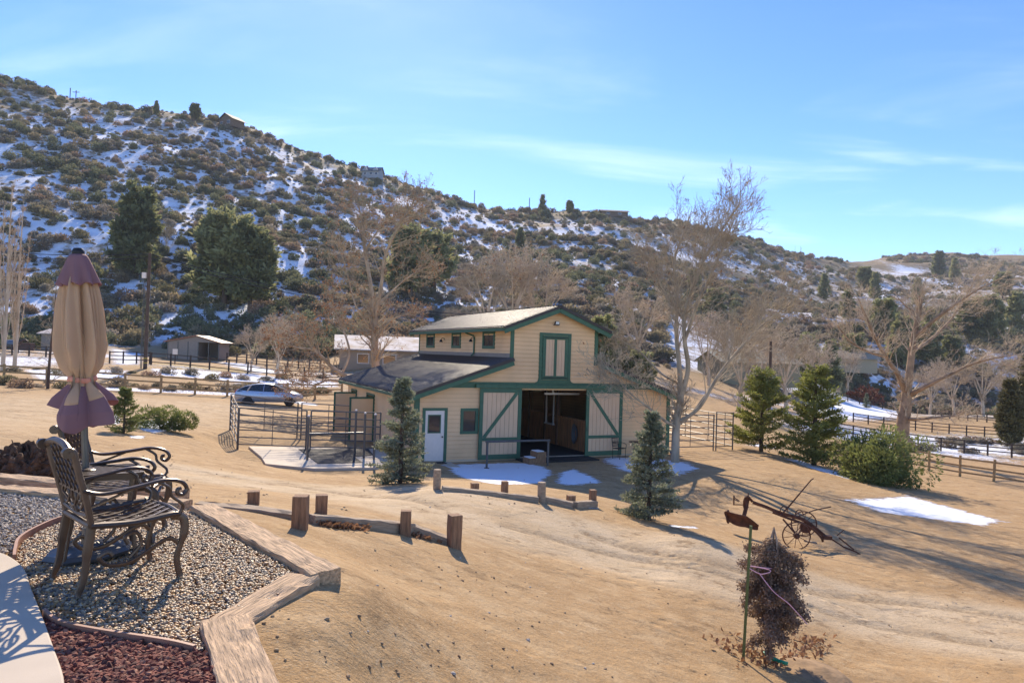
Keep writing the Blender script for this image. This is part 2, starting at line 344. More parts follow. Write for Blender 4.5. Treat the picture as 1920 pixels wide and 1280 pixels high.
for P, s, a in (([(825,868),(980,866),(1020,872),(1042,884),(1020,906),(930,908),(862,896)],.35,.93),([(1042,884),(1075,876),(1120,893),(1140,906),(1070,912),(1030,905)],.35,.85),
                ([(1110,858),(1200,852),(1300,866),(1330,880),(1250,902),(1150,884)],.45,.76),([(1470,860),(1500,862),(1600,892),(1595,900),(1540,884)],.25,.95),([(1560,934),(1640,930),(1700,926),(1905,980),(1860,990),(1760,978),(1650,962)],.45,.82),
                ([(255,786),(330,788),(356,806),(290,814),(246,802)],.3,.9),([(205,776),(228,772),(230,796),(205,796)],.25,.9),([(240,816),(275,816),(275,822),(240,822)],.15,.9),([(1098,948),(1118,948),(1128,954),(1100,954)],.15,.9),([(1250,982),(1310,986),(1312,992),(1255,988)],.15,.9),
                ([(140,722),(440,736),(600,756),(600,762),(440,742),(140,728)],.35,.85),([(30,692),(250,694),(250,712),(60,712)],.8,.85),([(200,650),(275,662),(275,684),(200,684)],2,.97),([(275,690),(470,700),(640,716),(640,726),(400,712),(275,704)],.7,.85),
                ([(380,676),(470,680),(560,700),(470,702)],2,.85),([(0,640),(70,640),(70,664),(0,664)],3,.9),([(1500,735),(1700,745),(1720,785),(1560,792),(1480,770)],5,.95),([(1480,640),(1560,690),(1700,700),(1700,715),(1540,715)],6,.8),([(1720,735),(1900,745),(1900,760),(1740,756)],3,.9),([(1690,828),(1900,842),(1900,852),(1690,838)],.8,.8),
                ([(1385,826),(1480,838),(1480,846),(1385,836)],.8,.75),([(1600,488),(1670,494),(1745,506),(1745,514),(1680,516)],14,1.0)):
    snow = np.maximum(snow, soft_poly(world_poly(P), s)*(a+.05))
hillk = sstep(98, 125, RAD)*(ys > 60)
nh = hillnoise(xs*1.7+50, ys*1.7-20); nh = nh/np.abs(nh).max()
elf = np.clip((GZ.ravel()-2)/(np.interp(PX, [0,430,880,1300,1920], [115,118,85,90,105])), 0, 1.2)
hs = .67+.24*nh+.06*(GX.ravel() < 0)-.10*sstep(900,1500,PX)-.30*sstep(.72,.98,elf)
snow = np.maximum(snow, hillk*np.clip(hs, 0, .9))
fl = sstep(55, 66, RAD)*(1-hillk)*(ys > 40); snow = np.maximum(snow, fl*np.clip(.5+.5*nh, 0, .68))
# driveway with wheel ruts
drive = np.zeros(len(xs)); rut = np.zeros(len(xs))
def path_dist(pts):
    P = np.array([tuple(p)[:2] for p in spline([hit(*q) for q in pts], 8)]); d = np.full(len(xs), 99.0); k = (RAD > 5) & (RAD < 75)
    xx, y2 = xs[k], ys[k]; dd = np.full(len(xx), 99.0)
    for a, b in zip(P[:-1], P[1:]):
        ab = b-a; t = np.clip(((xx-a[0])*ab[0]+(y2-a[1])*ab[1])/(ab@ab+1e-9), 0, 1); dd = np.minimum(dd, np.hypot(xx-a[0]-t*ab[0], y2-a[1]-t*ab[1]))
    d[k] = dd; return d
for pts in ([(-80,850),(200,866),(400,893),(650,925),(850,957),(1000,985),(1200,1040),(1500,1110),(1950,1190)],):
    d = path_dist(pts); drive = np.maximum(drive, 1-sstep(1.3, 2.3, d))
for pts in ([(-60,836),(200,862),(400,888),(600,918),(830,952)],[(-60,858),(200,884),(380,904),(560,925)],[(950,985),(1200,1050),(1500,1130),(1950,1220)],[(1100,1000),(1400,1075),(1700,1130),(1950,1165)],[(0,770),(200,778),(420,800)],[(0,752),(200,760),(400,772)]):
    d = path_dist(pts); rut = np.maximum(rut, 1-sstep(.05, .22, d))
    drive = np.maximum(drive, .55*(1-sstep(.2, 1.0, d)))
drive = np.maximum(drive, soft_poly(world_poly([(-200,770),(0,742),(250,742),(560,762),(420,790),(150,800),(-200,850)]), 1.2)*.7)
zs = zs-rut*.04
grass = np.clip(soft_poly(world_poly([(1500,800),(1920,815),(1920,850),(1700,842),(1500,820)]), 3)+soft_poly(world_poly([(300,680),(460,690),(480,702),(300,695)]), 2)*.8, 0, 1)
NT, NR = TH.shape
ii = np.arange(NT-1)[:,None]*NR+np.arange(NR-1)[None]; ii = ii.ravel()
gm = mesh_np('ground', np.stack([xs,ys,zs],-1), np.stack([ii, ii+NR, ii+NR+1, ii+1],-1)[:, ::-1], None, True)
for nm, arr in (('snow',snow),('drive',drive),('hill',hillk.astype(float)),('rut',rut),('grass',grass)):
    at_ = gm.attributes.new(nm, 'FLOAT', 'POINT'); at_.data.foreach_set('value', arr.astype(np.float32))
def ground_mat():
    m = bpy.data.materials.new('ground_dirt_snow'); m.use_nodes = True; N = m.node_tree.nodes; L = m.node_tree.links; b = N['Principled BSDF']
    geo = N.new('ShaderNodeNewGeometry'); pos = geo.outputs['Position']
    def attr(n): a = N.new('ShaderNodeAttribute'); a.attribute_name = n; return a.outputs['Fac']
    def noise(s, d=6, r=.55, vec=None): n = N.new('ShaderNodeTexNoise'); n.inputs['Scale'].default_value = s; n.inputs['Detail'].default_value = d; n.inputs['Roughness'].default_value = r; L.new(vec or pos, n.inputs['Vector']); return n.outputs['Fac']
    def mr(v, a, b_, c=0, d=1, smooth=True):
        n = N.new('ShaderNodeMapRange'); n.interpolation_type = 'SMOOTHSTEP' if smooth else 'LINEAR'; L.new(v, n.inputs[0])
        for i, q in enumerate((a,b_,c,d)): n.inputs[i+1].default_value = q
        return n.outputs[0]
    def mixc(f, c1, c2):
        n = N.new('ShaderNodeMix'); n.data_type = 'RGBA'
        L.new(f, n.inputs[0])
        for i, c in ((6,c1),(7,c2)):
            if isinstance(c, tuple): n.inputs[i].default_value = (*c,1)
            else: L.new(c, n.inputs[i])
        return n.outputs[2]
    def math_(op, a, b_):
        n = N.new('ShaderNodeMath'); n.operation = op
        for i, c in ((0,a),(1,b_)):
            if isinstance(c, (int,float)): n.inputs[i].default_value = c
            else: L.new(c, n.inputs[i])
        return n.outputs[0]
    dirt = mixc(mr(noise(.35), .35, .68), (.44,.28,.13), (.35,.215,.095))
    dirt = mixc(mr(noise(2.6, 8, .65), .42, .7), dirt, (.49,.335,.175))
    dirt = mixc(mr(noise(9, 6, .7), .56, .74, 0, .75), dirt, (.20,.11,.045))
    drv = mixc(mr(noise(1.2, 8, .6), .35, .7), (.56,.43,.275), (.46,.345,.21))
    drv = mixc(mr(noise(24, 4, .7), .6, .75, 0, .6), drv, (.22,.17,.11))
    c = mixc(math_('MULTIPLY', attr('drive'), mr(noise(.9, 6), .3, .6, .55, 1)), dirt, drv)
    c = mixc(mr(noise(30, 4, .7), .50, .70, 0, .75), c, (.25,.155,.07))
    c = mixc(mr(noise(60, 2, .5), .56, .7, 0, .5), c, (.58,.46,.30))
    c = mixc(mr(noise(1.6, 10, .8), .53, .63, 0, .7), c, (.21,.13,.06))
    c = mixc(mr(noise(5.5, 8, .8), .58, .68, 0, .6), c, (.60,.47,.30))
    c = mixc(math_('MULTIPLY', attr('grass'), mr(noise(.5), .35, .6)), c, (.30,.25,.085))
    c = mixc(math_('MULTIPLY', attr('rut'), mr(noise(14, 3, .6), .4, .6, .25, .75)), c, (.24,.165,.09))
    hill = mixc(mr(noise(.06, 8, .65), .38, .66), (.24,.165,.09), (.36,.265,.14))
    hill = mixc(mr(noise(.5, 8, .7), .5, .7, 0, .8), hill, (.10,.075,.05))
    c = mixc(attr('hill'), c, hill)
    # snow lies where the attribute beats a patchy noise
    stretch = N.new('ShaderNodeMapping'); stretch.inputs['Rotation'].default_value = (0,0,R(15)); stretch.inputs['Scale'].default_value = (.55,1.4,1); L.new(pos, stretch.inputs[0])
    sn_near = noise(3.4, 10, .78, stretch.outputs[0]); sn_far = noise(.30, 11, .82)
    hl = attr('hill'); n = N.new('ShaderNodeMix'); n.data_type = 'FLOAT'; L.new(hl, n.inputs[0]); L.new(sn_near, n.inputs[2]); L.new(sn_far, n.inputs[3]); sn = n.outputs[0]
    thr = math_('SUBTRACT', attr('snow'), math_('MULTIPLY_ADD', sn, 1.25) if False else math_('MULTIPLY', sn, 1.22))
    n3 = N.new('ShaderNodeMix'); n3.data_type = 'FLOAT'; L.new(hl, n3.inputs[0]); L.new(mr(thr, -.03, .05), n3.inputs[2]); L.new(mr(thr, -.13, .14), n3.inputs[3]); sm = n3.outputs[0]
    c = mixc(sm, c, (.80,.83,.88)); L.new(c, b.inputs['Base Color'])
    b.inputs['Roughness'].default_value = .92; b.inputs['Specular IOR Level'].default_value = .2
    h = math_('ADD', math_('MULTIPLY', noise(7, 8, .7), .05), math_('MULTIPLY', noise(45, 4, .6), .014))
    vo = N.new('ShaderNodeTexVoronoi'); vo.inputs['Scale'].default_value = 3.2; vo.feature = 'SMOOTH_F1'; L.new(pos, vo.inputs['Vector'])
    h = math_('ADD', h, math_('MULTIPLY', math_('MULTIPLY', mr(vo.outputs['Distance'], .05, .32), mr(noise(.6, 3), .48, .62)), .035))
    h = math_('ADD', h, math_('MULTIPLY', sm, .03))
    bp = N.new('ShaderNodeBump'); bp.inputs['Strength'].default_value = .8; bp.inputs['Distance'].default_value = 1.0; L.new(h, bp.inputs['Height']); L.new(bp.outputs[0], b.inputs['Normal'])
    return m
gm.materials.append(ground_mat()); g = obj('ground', gm); tag(g, 'tan dirt yard and snowy hillside ground', kind='structure')
# ------------------------------------------------------------------ barn
barn = empty('barn', (BX,BY,BZ), BYAW, 'tan monitor-roof horse barn with dark green trim and open sliding doors', 'barn')
C1, C2 = 4.015, BW-4.015; D1, D2, D3, D4 = 2.651, 4.535, BW-4.535, BW-2.651; DH = 2.95
MID = BW/2; VT, VB, VR = 5.552, 4.189, 6.508
SU = (VR-5.507)/(MID-(C1-.49)); SLW = (4.209-2.694)/(C1+.458)
def up_roof(u): return VR-.10-abs(u-MID)*SU             # underside of upper roof
def lo_roof(u): return 4.209-.10-(C1-u if u < MID else u-C2)*SLW
def top_of(u): return up_roof(u) if C1 <= u <= C2 else lo_roof(u)
PITCHB = .17; M_gap = mat('lap_shadow_brown', (.38,.20,.10), .9)  # dark brown painted in for the shadow line under each siding lap
def courses(name, umin, umax, topf, holes, place, parent, m=M_tan, v0=0.0):
    """lap siding: one sloped board per course, cut round the openings"""
    mb = MB(); bb = MB(); v = v0; vmax = max(topf(umin+(umax-umin)*i/60) for i in range(61))
    while v < vmax:
        v1 = v+PITCHB; seg = []; st = None; n = 400
        for i in range(n+1):
            u = umin+(umax-umin)*i/n; okk = topf(u) > v+.02 and not any(a < u < b and c < v+PITCHB*.5 < d for a,b,c,d in holes)
            if okk and st is None: st = u
            if (not okk or i == n) and st is not None:
                if u-st > .03: seg.append((st, u))
                st = None
        pieces = []
        for a, b in seg:                                 # split where the roof line cuts the top of the course
            us = [a+(b-a)*i/200 for i in range(201)]; fl = [topf(u_) >= v1 for u_ in us]
            if all(fl) or not any(fl): pieces.append((a, b)); continue
            i0 = fl.index(True); i1 = 200-fl[::-1].index(True)
            if i0 > 0: pieces.append((a, us[i0]))
            if i1 > i0: pieces.append((us[i0], us[i1]))
            if i1 < 200: pieces.append((us[i1], b))
        for a, b in pieces:
            ta, tb = min(v1, max(v+.01, topf(a))), min(v1, max(v+.01, topf(b))); k = len(mb.v)
            mb.v += [place(a, v, -.034), place(b, v, -.034), place(b, max(v+.005,tb-.009), -.008), place(a, max(v+.005,ta-.009), -.008), place(a, v, .05), place(b, v, .05), place(b, max(v+.005,tb-.009), .05), place(a, max(v+.005,ta-.009), .05)]
            for q in ((0,1,2,3),(4,7,6,5),(0,4,5,1),(3,2,6,7),(0,3,7,4),(1,5,6,2)): mb.f.append(tuple(k+i for i in q))
            k = len(bb.v); bb.v += [place(a, v, .0), place(b, v, .0), place(b, tb, .0), place(a, ta, .0), place(a, v, .04), place(b, v, .04), place(b, tb, .04), place(a, ta, .04)]
            for q in ((0,1,2,3),(4,7,6,5),(0,4,5,1),(3,2,6,7),(0,3,7,4),(1,5,6,2)): bb.f.append(tuple(k+i for i in q))
        v = v1
    o = mb.build(name, m, parent); bb.build('lap_shadow_backing', M_gap, o); return o  # backing sheet whose dark colour shows in the gaps as lap shadow
fr = lambda a, v, d: (a, d, v)                          # front wall
bk = lambda a, v, d: (a, BD-d, v)
lf = lambda a, v, d: (d, a, v)                          # left wall, a runs along the depth
rt = lambda a, v, d: (BW-d, a, v)
ul = lambda a, v, d: (C1+d, a, v)
ur = lambda a, v, d: (C2-d, a, v)
front_holes = [(.33,1.25,-.1,2.08),(1.95,2.60,1.15,2.07),(D2-.2,D3+.2,-.1,DH)]
courses('front_siding', 0, BW, top_of, front_holes, fr, barn)
courses('rear_siding', 0, BW, top_of, [], bk, barn)
side_holes = [(10.4,11.5,-.1,2.15),(6.6,8.0,-.1,2.15)]
courses('side_siding', 0, BD, lambda a: lo_roof(0)+.02, side_holes, lf, barn)
courses('side_siding', 0, BD, lambda a: lo_roof(0)+.02, [], rt, barn)
win_w = [(1.61,3.0),(5.8,7.1),(9.8,11.2)]
uh = [(a+.12,b-.12,4.70,5.26) for a,b in win_w]
courses('upper_siding', 0, BD, lambda a: up_roof(C1)+.02, uh, ul, barn, v0=4.0)
courses('upper_siding', 0, BD, lambda a: up_roof(C1)+.02, [], ur, barn, v0=4.0)
MB().b2(0,BW,-.03,BD,-.35,.06).build('foundation', M_conc, barn)
# roofs: ribbed metal sheets
def ribbed(name, u0, v0, u1, v1, w0, w1, thick=.03):
    """sheet from eave (u0,v0) to top (u1,v1), ribs run up the slope"""
    prof = []; w = w0; pitch = .262
    while w < w1-1e-6:
        for dw, h in ((0,0),(.10,0),(.115,.06),(.15,.06),(.165,0)): 
            if w+dw <= w1: prof.append((w+dw, h))
        w += pitch
    prof.append((w1, 0))
    nx, nz = -(v1-v0), (u1-u0); l = math.hypot(nx, nz); nx, nz = nx/l, nz/l
    if nz < 0: nx, nz = -nx, -nz
    V, Fc = [], []
    for (uu, vv) in ((u0,v0),(u1,v1)):
        for ww, h in prof: V.append((uu+nx*h, ww, vv+nz*h))
    for (uu, vv) in ((u0,v0),(u1,v1)):
        for ww, h in prof: V.append((uu-nx*thick, ww, vv-nz*thick))
    n = len(prof)
    for i in range(n-1): Fc += [(i,i+1,n+i+1,n+i), (2*n+i,3*n+i,3*n+i+1,2*n+i+1), (i,2*n+i,2*n+i+1,i+1), (n+i,n+i+1,3*n+i+1,3*n+i)]
    m = bpy.data.meshes.new(name); m.from_pydata(V, [], Fc); m.update(); m.materials.append(M_roof); return obj(name, m, barn)
O = .405
ue = C1-.49; ve = 5.507-.02
ro = [ribbed('upper_roof', ue, ve, MID, VR-.02, -O, BD+O), ribbed('upper_roof', BW-ue, ve, MID, VR-.02, -O, BD+O),
      ribbed('lower_roof', -.458, 2.674, C1-.02, 4.189, -O, BD+O), ribbed('lower_roof', BW+.458, 2.674, C2+.02, 4.189, -O, BD+O)]
MB().b2(MID-.14,MID+.14,-O,BD+O,VR-.045,VR+.03).build('ridge_cap', M_roofedge, ro[0])
for s in (0,1):
    f = (lambda u: u) if s == 0 else (lambda u: BW-u)
    for (ua, va, ub, vb, r_) in ((ue,ve,MID,VR-.02,ro[s]),(-.458,2.674,C1,4.195,ro[2+s])):
        for w in (-O-.012, BD+O+.012):
            a = Vector((f(ua), w, va-.03)); b = Vector((f(ub), w, vb-.03))
            MB().bar(a, b, .03, .13).build('rake_trim', M_roofedge, r_)
            ww = w+(.03 if w < 0 else -.03)
            MB().bar((a.x,ww,a.z-.15), (b.x,ww,b.z-.15), .035, .20).build('barge_board', M_green, barn)
            if w < 0: MB().bar((f(ua+.05),-O/2,va-.085), (f(ub),-O/2,vb-.085), O-.05, .02).build('soffit', M_green, barn)
        # gutter along the eave
        MB().b2(min(f(ua)-.05,f(ua)+.07), max(f(ua)-.05,f(ua)+.07), -O+.02, BD+O-.02, va-.17, va-.045).build('gutter', M_green, barn)
    MB().b2(min(f(C1)-.045,f(C1)+.01), max(f(C1)-.045,f(C1)+.01), .0, BD, 4.17, 4.40).build('flashing', mat('flashing_grey' , (.25,.22,.19), .5, metal=.3), barn)
# green trim
def gbox(name, u0, u1, v0, v1, d=.05, m=M_green, parent=barn): return MB().b2(u0, u1, -.024-d, -.0, v0, v1).build(name, m, parent)
gbox('header_beam', .95, BW-.95, 2.955, 3.2, .03)
tr = gbox('door_track', 2.45, BW-2.45, 2.965, 3.115, .17)
for i in range(10): MB().b2(2.75+i*.74, 2.80+i*.74, -.215, -.20, 3.03, 3.13).build('track_bracket', M_green, tr)
for u in (0, BW):
    gbox('corner_board', u-(.03 if u == 0 else .14), u+(.14 if u == 0 else .03), 0, lo_roof(0)-.04, .03)
    MB().b2(min(u, u-.05 if u == 0 else u+.05), max(u, u-.05 if u == 0 else u+.05), -.05, .14, 0, lo_roof(0)-.04).build('corner_board', M_green, barn)
for u in (C1, C2):
    gbox('corner_board', u-(.03 if u == C1 else .13), u+(.13 if u == C1 else .03), 4.0, up_roof(u)-.0, .03)
for w in (BD-.12, ): MB().b2(C1-.05, C1, w, w+.13, 4.2, up_roof(C1)).build('corner_board', M_green, barn)
# sliding doors with plank panels
def slide_door(u0, u1, mirror):
    d = empty('sliding_door'); d.parent = barn; tag(d)
    y0, y1 = -.15, -.09; t = .15
    for a, b, c, e, nm in ((u0,u0+t,.04,DH,'stile'),(u1-t,u1,.04,DH,'stile'),(u0+t,u1-t,DH-.17,DH,'rail'),(u0+t,u1-t,.04,.24,'rail'),(u0+t,u1-t,.80,.93,'rail')):
        MB().b2(a, b, y0, y1, c, e).build(nm, M_green, d)
    n = 8; w = (u1-u0-2*t)/n
    for i in range(n):
        MB().b2(u0+t+i*w+.006, u0+t+(i+1)*w-.006, y0+.03, y1, .22, DH-.15).build('plank', M_door, d)
    MB().b2(u0+t, u1-t, y1-.012, y1-.002, .22, DH-.15).build('backing', M_darkframe, d)
    a = Vector((u0+t if not mirror else u1-t, y0+.02, .93)); b = Vector((u1-t if not mirror else u0+t, y0+.02, DH-.17))
    a.x += (.06 if not mirror else -.06); b.x -= (.06 if not mirror else -.06)
    MB().bar(a, b, .14, .03, up=(0,1,0)).build('brace', M_green, d)
    x = u1-.06 if not mirror else u0+.06
    MB().tube([(x,y0-.005,1.12),(x,y0-.04,1.14),(x,y0-.04,1.26),(x,y0-.005,1.28)], .01, 6).build('handle', M_galv, d)
slide_door(D1, D2, False); slide_door(D3, D4, True)
# loft door
L1, L2, LT, LB = 5.345, BW-5.345, 5.337, 3.2
ld = empty('loft_door'); ld.parent = barn
for a, b, c, e in ((L1,L1+.13,LB,LT),(L2-.13,L2,LB,LT),(L1+.13,L2-.13,LT-.1,LT),(L1+.13,L2-.13,LB,LB+.12)): gbox('casing', a, b, c, e, .04, M_green, ld)
for a, b, c, e in ((L1+.15,L1+.30,LB+.13,LT-.11),(L2-.30,L2-.15,LB+.13,LT-.11),(MID-.06,MID+.06,LB+.3,LT-.28),(L1+.30,L2-.30,LT-.28,LT-.11),(L1+.30,L2-.30,LB+.13,LB+.30)): gbox('door_frame', a, b, c, e, .055, M_green, ld)
for i in range(6):
    a = L1+.30+i*(L2-L1-.6)/6; gbox('plank', a+.005, a+(L2-L1-.6)/6-.005, LB+.25, LT-.25, .03, M_door, ld)
for z in (LB+.22, LT-.2): MB().bar((L1+.18,-.1,z),(L2-.18,-.1,z),.02,.035).build('strap_hinge', M_black, ld)
for s in (-1,1): # curved brackets at the foot of the casing
    x = L1 if s < 0 else L2
    MB().prism([(0,0),(.16,0),(.07,.05),(.03,.09),(0,.2)], .03, lambda a,b,t: (x+s*a, -.05+t, LB+b)).build('bracket', M_green, ld)
# entry door and window
ed = empty('entry_door'); ed.parent = barn
for a, b, c, e in ((.27,.39,0,2.15),(1.19,1.31,0,2.15),(.39,1.19,2.04,2.15)): gbox('casing', a, b, c, e, .03, M_green, ed)
MB().b2(.39,1.19,-.03,.02,.06,2.04).build('door_leaf', M_white, ed)
fo = MB(); 
for a, b, c, e in ((.50,.54,1.15,1.88),(1.0,1.04,1.15,1.88),(.54,1.0,1.84,1.88),(.54,1.0,1.15,1.19)): fo.b2(a,b,-.05,-.025,c,e)
fo.build('window_frame', M_green, ed); MB().b2(.54,1.0,-.04,-.03,1.19,1.84).build('pane', M_glass, ed)
MB().lathe([(.0,0),(.03,.005),(.032,.04),(.012,.05),(.012,.07)], (1.11,-.10,1.0), 10, Matrix.Rotation(R(-90),3,'X')).build('door_knob', M_black, ed)
MB().b2(.1,1.45,-1.3,-.05,-.12,.0).build('door_step', M_conc, ed); MB().b2(.38,1.2,-.5,-.06,.002,.02).build('door_mat', M_rubber, ed)
wi = empty('window'); wi.parent = barn
for a, b, c, e in ((1.87,1.99,1.09,2.13),(2.52,2.64,1.09,2.13),(1.99,2.52,2.02,2.13),(1.99,2.52,1.09,1.2)): gbox('casing', a, b, c, e, .03, M_green, wi)
for c, e, y in ((1.2,1.62,-.0),(1.62,2.02,-.015)):
    MB().b2(1.99,2.52,y,y+.02,c,e).build('pane', M_glass, wi)
    MB().b2(1.99,2.52,y-.012,y,c,c+.035).build('sash_rail', M_darkframe, wi)
for i, (a, b) in enumerate(win_w):
    u = empty('upper_window'); u.parent = barn; x0, x1 = C1-.055, C1-.01
    for p, q, c, e in ((a,a+.13,4.58,5.38),(b-.13,b,4.58,5.38),(a+.13,b-.13,5.25,5.38),(a+.13,b-.13,4.58,4.71)): MB().b2(x0,x1,p,q,c,e).build('casing', M_green, u)
    for p, q in ((a+.13,(a+b)/2),((a+b)/2,b-.13)):
        MB().b2(C1-.02,C1+.0,p,q,4.71,5.25).build('pane', M_glass, u); MB().b2(C1-.035,C1-.02,p,p+.035,4.71,5.25).build('sash_stile', M_darkframe, u)
for w in (4.0, 8.2): # gooseneck wall lamps
    l = MB().tube(spline([(C1-.02,w,5.05),(C1-.14,w,5.1),(C1-.22,w,5.02)],5), .015, 6).lathe([(.03,.04),(.05,.02),(.10,-.09),(.095,-.09),(.04,0)], (C1-.22,w,4.98), 12).lathe([(.05,0),(.05,.02)], (C1-.03,w,5.05), 10, Matrix.Rotation(R(90),3,'Y')).build('wall_lamp', M_black, barn)
MB().tube([(C1-.52,3.95,5.36),(C1-.5,3.95,5.30),(C1-.1,3.95,5.18),(C1-.07,3.95,5.1),(C1-.07,3.95,4.35),(C1-.2,3.95,4.24)], .04, 8).build('downspout', M_green, barn)
fl_ = MB().b2(MID-.12,MID+.12,-.12,-.03,5.66,5.70).prism([(0,0),(.24,0),(.19,.14),(.05,.14)], .10, lambda a,b,t: (MID-.12+a,-.16+t,5.70+b)).build('flood_light', mat('lamp_housing', (.12,.09,.07), .5), barn)
MB().b2(MID-.075,MID+.075,-.172,-.161,5.72,5.82).build('lens', mat('lamp_lens', (.7,.68,.62), .2), fl_)
# openings and dutch doors of the left wall
for i, (a, b, c, e) in enumerate(side_holes):
    dd = empty('stall_opening'); dd.parent = barn
    for p, q, r, s in ((a-.1,a,0,2.25),(b,b+.1,0,2.25),(a,b,2.15,2.25)): MB().b2(-.06,-.0,p,q,r,s).build('casing', M_green, dd)
    MB().b2(.06,.09,a,b,0,1.2).build('lower_door', M_wood_in, dd)
    lw = MB().box((-.62,a-.05,1.1),(1.15,.05,2.05)).build('open_door', M_tan, dd)
    MB().box((-.62,a-.085,2.09),(1.2,.02,.09)).box((-.05,a-.085,1.1),(.09,.02,2.05)).box((-1.17,a-.085,1.1),(.09,.02,2.05)).build('door_trim', M_green, lw)
# interior
it = empty('barn_interior'); it.parent = barn
MB().b2(.06,BW-.06,.06,BD-.06,.062,.075).build('aisle_floor', M_rubber, it)
MB().b2(D2-.15,D3+.15,-1.1,-.02,-.1,.045).build('aisle_apron', M_rubber, it)
for ux, sgn in ((C2-.05,1),(C1+.05,-1)):
    n = 52
    for i in range(n):
        w = .3+i*(BD-.6)/n
        if 3.3 < w < 4.4 or 8.0 < w < 9.1: hgt = 1.05
        else: hgt = 1.42
        MB().b2(ux-.02,ux+.02,w+.004,w+(BD-.6)/n-.004,.08,hgt+.02*math.sin(i*2.3)).build('stall_plank', M_wood_in, it)
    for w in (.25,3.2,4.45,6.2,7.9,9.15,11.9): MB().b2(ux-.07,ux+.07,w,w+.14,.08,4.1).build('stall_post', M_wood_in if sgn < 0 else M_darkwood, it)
    MB().b2(ux-.05,ux+.05,.3,BD-.3,1.42,1.50).build('stall_cap', M_wood_in, it)
    MB().b2(ux-.06,ux+.06,.3,BD-.3,2.7,2.9).build('stall_beam', M_darkwood, it)
for w in (3.55,4.3): MB().b2(C2-.16,C2-.1,w,w+.06,1.0,2.6).build('white_post', M_white, it)
MB().b2(C2-.2,C2-.08,3.5,4.4,1.0,1.06).build('white_sill', M_white, it)
MB().b2(C1,C2,BD-.35,BD-.3,.08,4.0).build('end_wall', M_darkwood, it)
MB().b2(C1+.1,C2-.1,.4,BD-.4,3.02,3.08).build('loft_floor', M_darkwood, it)
for w in (2.2,4.2):
    MB().tube([(MID+.3,w,3.02),(MID+.3,w,2.83)], .012, 6).lathe([(.03,.1),(.06,.09),(.26,0),(.25,-.01),(.02,.06)], (MID+.3,w,2.72), 16).build('pendant_lamp', mat('enamel_shade%d' % int(w), (.55,.45,.30), .4), it)
MB().b2(MID+.2,C2-.1,1.2,1.26,2.62,2.70).b2(MID+.6,MID+.66,1.2,1.26,2.7,3.02).build('fluorescent_fixture', M_white, it)
hs_ = MB()
for k in range(7):
    r_ = .20+.022*k; hs_.tube([(C2-.12-.02*k, 1.35+r_*.62*math.sin(t), .95+r_*1.35*math.cos(t)-.12) for t in np.linspace(0,6.283,22)], .017, 6, False)
tag(hs_.build('hose_coil', mat('grey_hose', (.12,.12,.115), .6)), 'coil of grey hose hung on the stall wall just inside the barn', 'hose').location = (0,0,0)
hc = bpy.data.objects['hose_coil']; hc.matrix_world = Matrix.Translation((BX,BY,BZ)) @ Matrix.Rotation(BYAW,4,'Z')
def bw(u, w): p = barn_w(u, w); return Vector((p.x, p.y, gz(p.x, p.y)))
# hitching rail, mounting block, bistro set, tub
p = bw(2.35,-1.75); hr = empty('hitching_rail', p, BYAW-R(2), 'galvanised pipe hitching rail standing in snow before the barn', 'hitching rail')
for x in (0,2.6):
    MB().tube([(x,0,-.1),(x,0,.98)], .045, 10).build('post', M_galv, hr, True); MB().lathe([(.10,0),(.10,.02),(.05,.025)], (x,0,.0), 12).build('base_plate', M_galv, hr)
MB().tube(spline([(0,0,.92),(0.03,0,1.0),(.12,0,1.02),(2.48,0,1.02),(2.57,0,1.0),(2.6,0,.92)],4), .045, 10).build('rail', M_galv, hr, True)
p = bw(4.72,-1.05); mbk = empty('mounting_block', p, BYAW+R(4), 'two-step wooden mounting block with snow on its treads', 'mounting block')
MB().b2(-.35,.0,-.28,.28,0,.24).build('lower_step', M_post, mbk); MB().b2(0,.42,-.28,.28,0,.48).build('upper_step', M_post, mbk)
for a, b, z in ((-.33,-.02,.24),(.02,.36,.48)): MB().box(((a+b)/2,.02,z+.018),(b-a,.46,.036)).build('snow_cap', M_snow, mbk, bevel=.015)
def bistro_chair(loc, rz, label):
    c = empty('bistro_chair', loc, rz, label, 'chair')
    for sx in (-.2,.2):
        MB().tube([(sx,.18,0),(sx,.2,.45)], .012, 6).build('leg', M_black, c); MB().tube([(sx,-.2,0),(sx,-.2,.45),(sx*.95,-.27,.88)], .012, 6).build('leg', M_black, c)
        MB().tube(spline([(sx*1.1,-.24,.66),(sx*1.15,0,.68),(sx*1.1,.2,.62),(sx,.2,.46)],4), .011, 6).build('armrest', M_black, c)
    s = MB()
    for i in range(9): s.b2(-.21,.21,-.2+i*.047,-.2+i*.047+.03,.445,.458)
    s.b2(-.22,-.2,-.21,.22,.44,.465).b2(.2,.22,-.21,.22,.44,.465); s.build('seat', M_black, c)
    b = MB()
    for i in range(6): b.bar((-.2+i*.08,-.225,.52),(-.2+i*.08,-.275,.88),.02,.008,(1,0,0))
    for z, y in ((.52,-.225),(.7,-.25),(.88,-.275)): b.bar((-.21,y,z),(.21,y,z),.012,.03)
    b.build('backrest', M_black, c); return c
bistro_chair(bw(9.05,-.75), BYAW+R(200), 'black metal bistro chair before the right sliding door, left of its table')
bistro_chair(bw(10.75,-.7), BYAW+R(150), 'black metal bistro chair against the tan siding, right of its table')
t = empty('bistro_table', bw(9.95,-.75), BYAW, 'small round black metal bistro table between the two bistro chairs', 'table')
MB().lathe([(.0,.69),(.34,.69),(.35,.70),(.35,.715),(0,.72)], (0,0,0), 24).build('table_top', M_black, t)
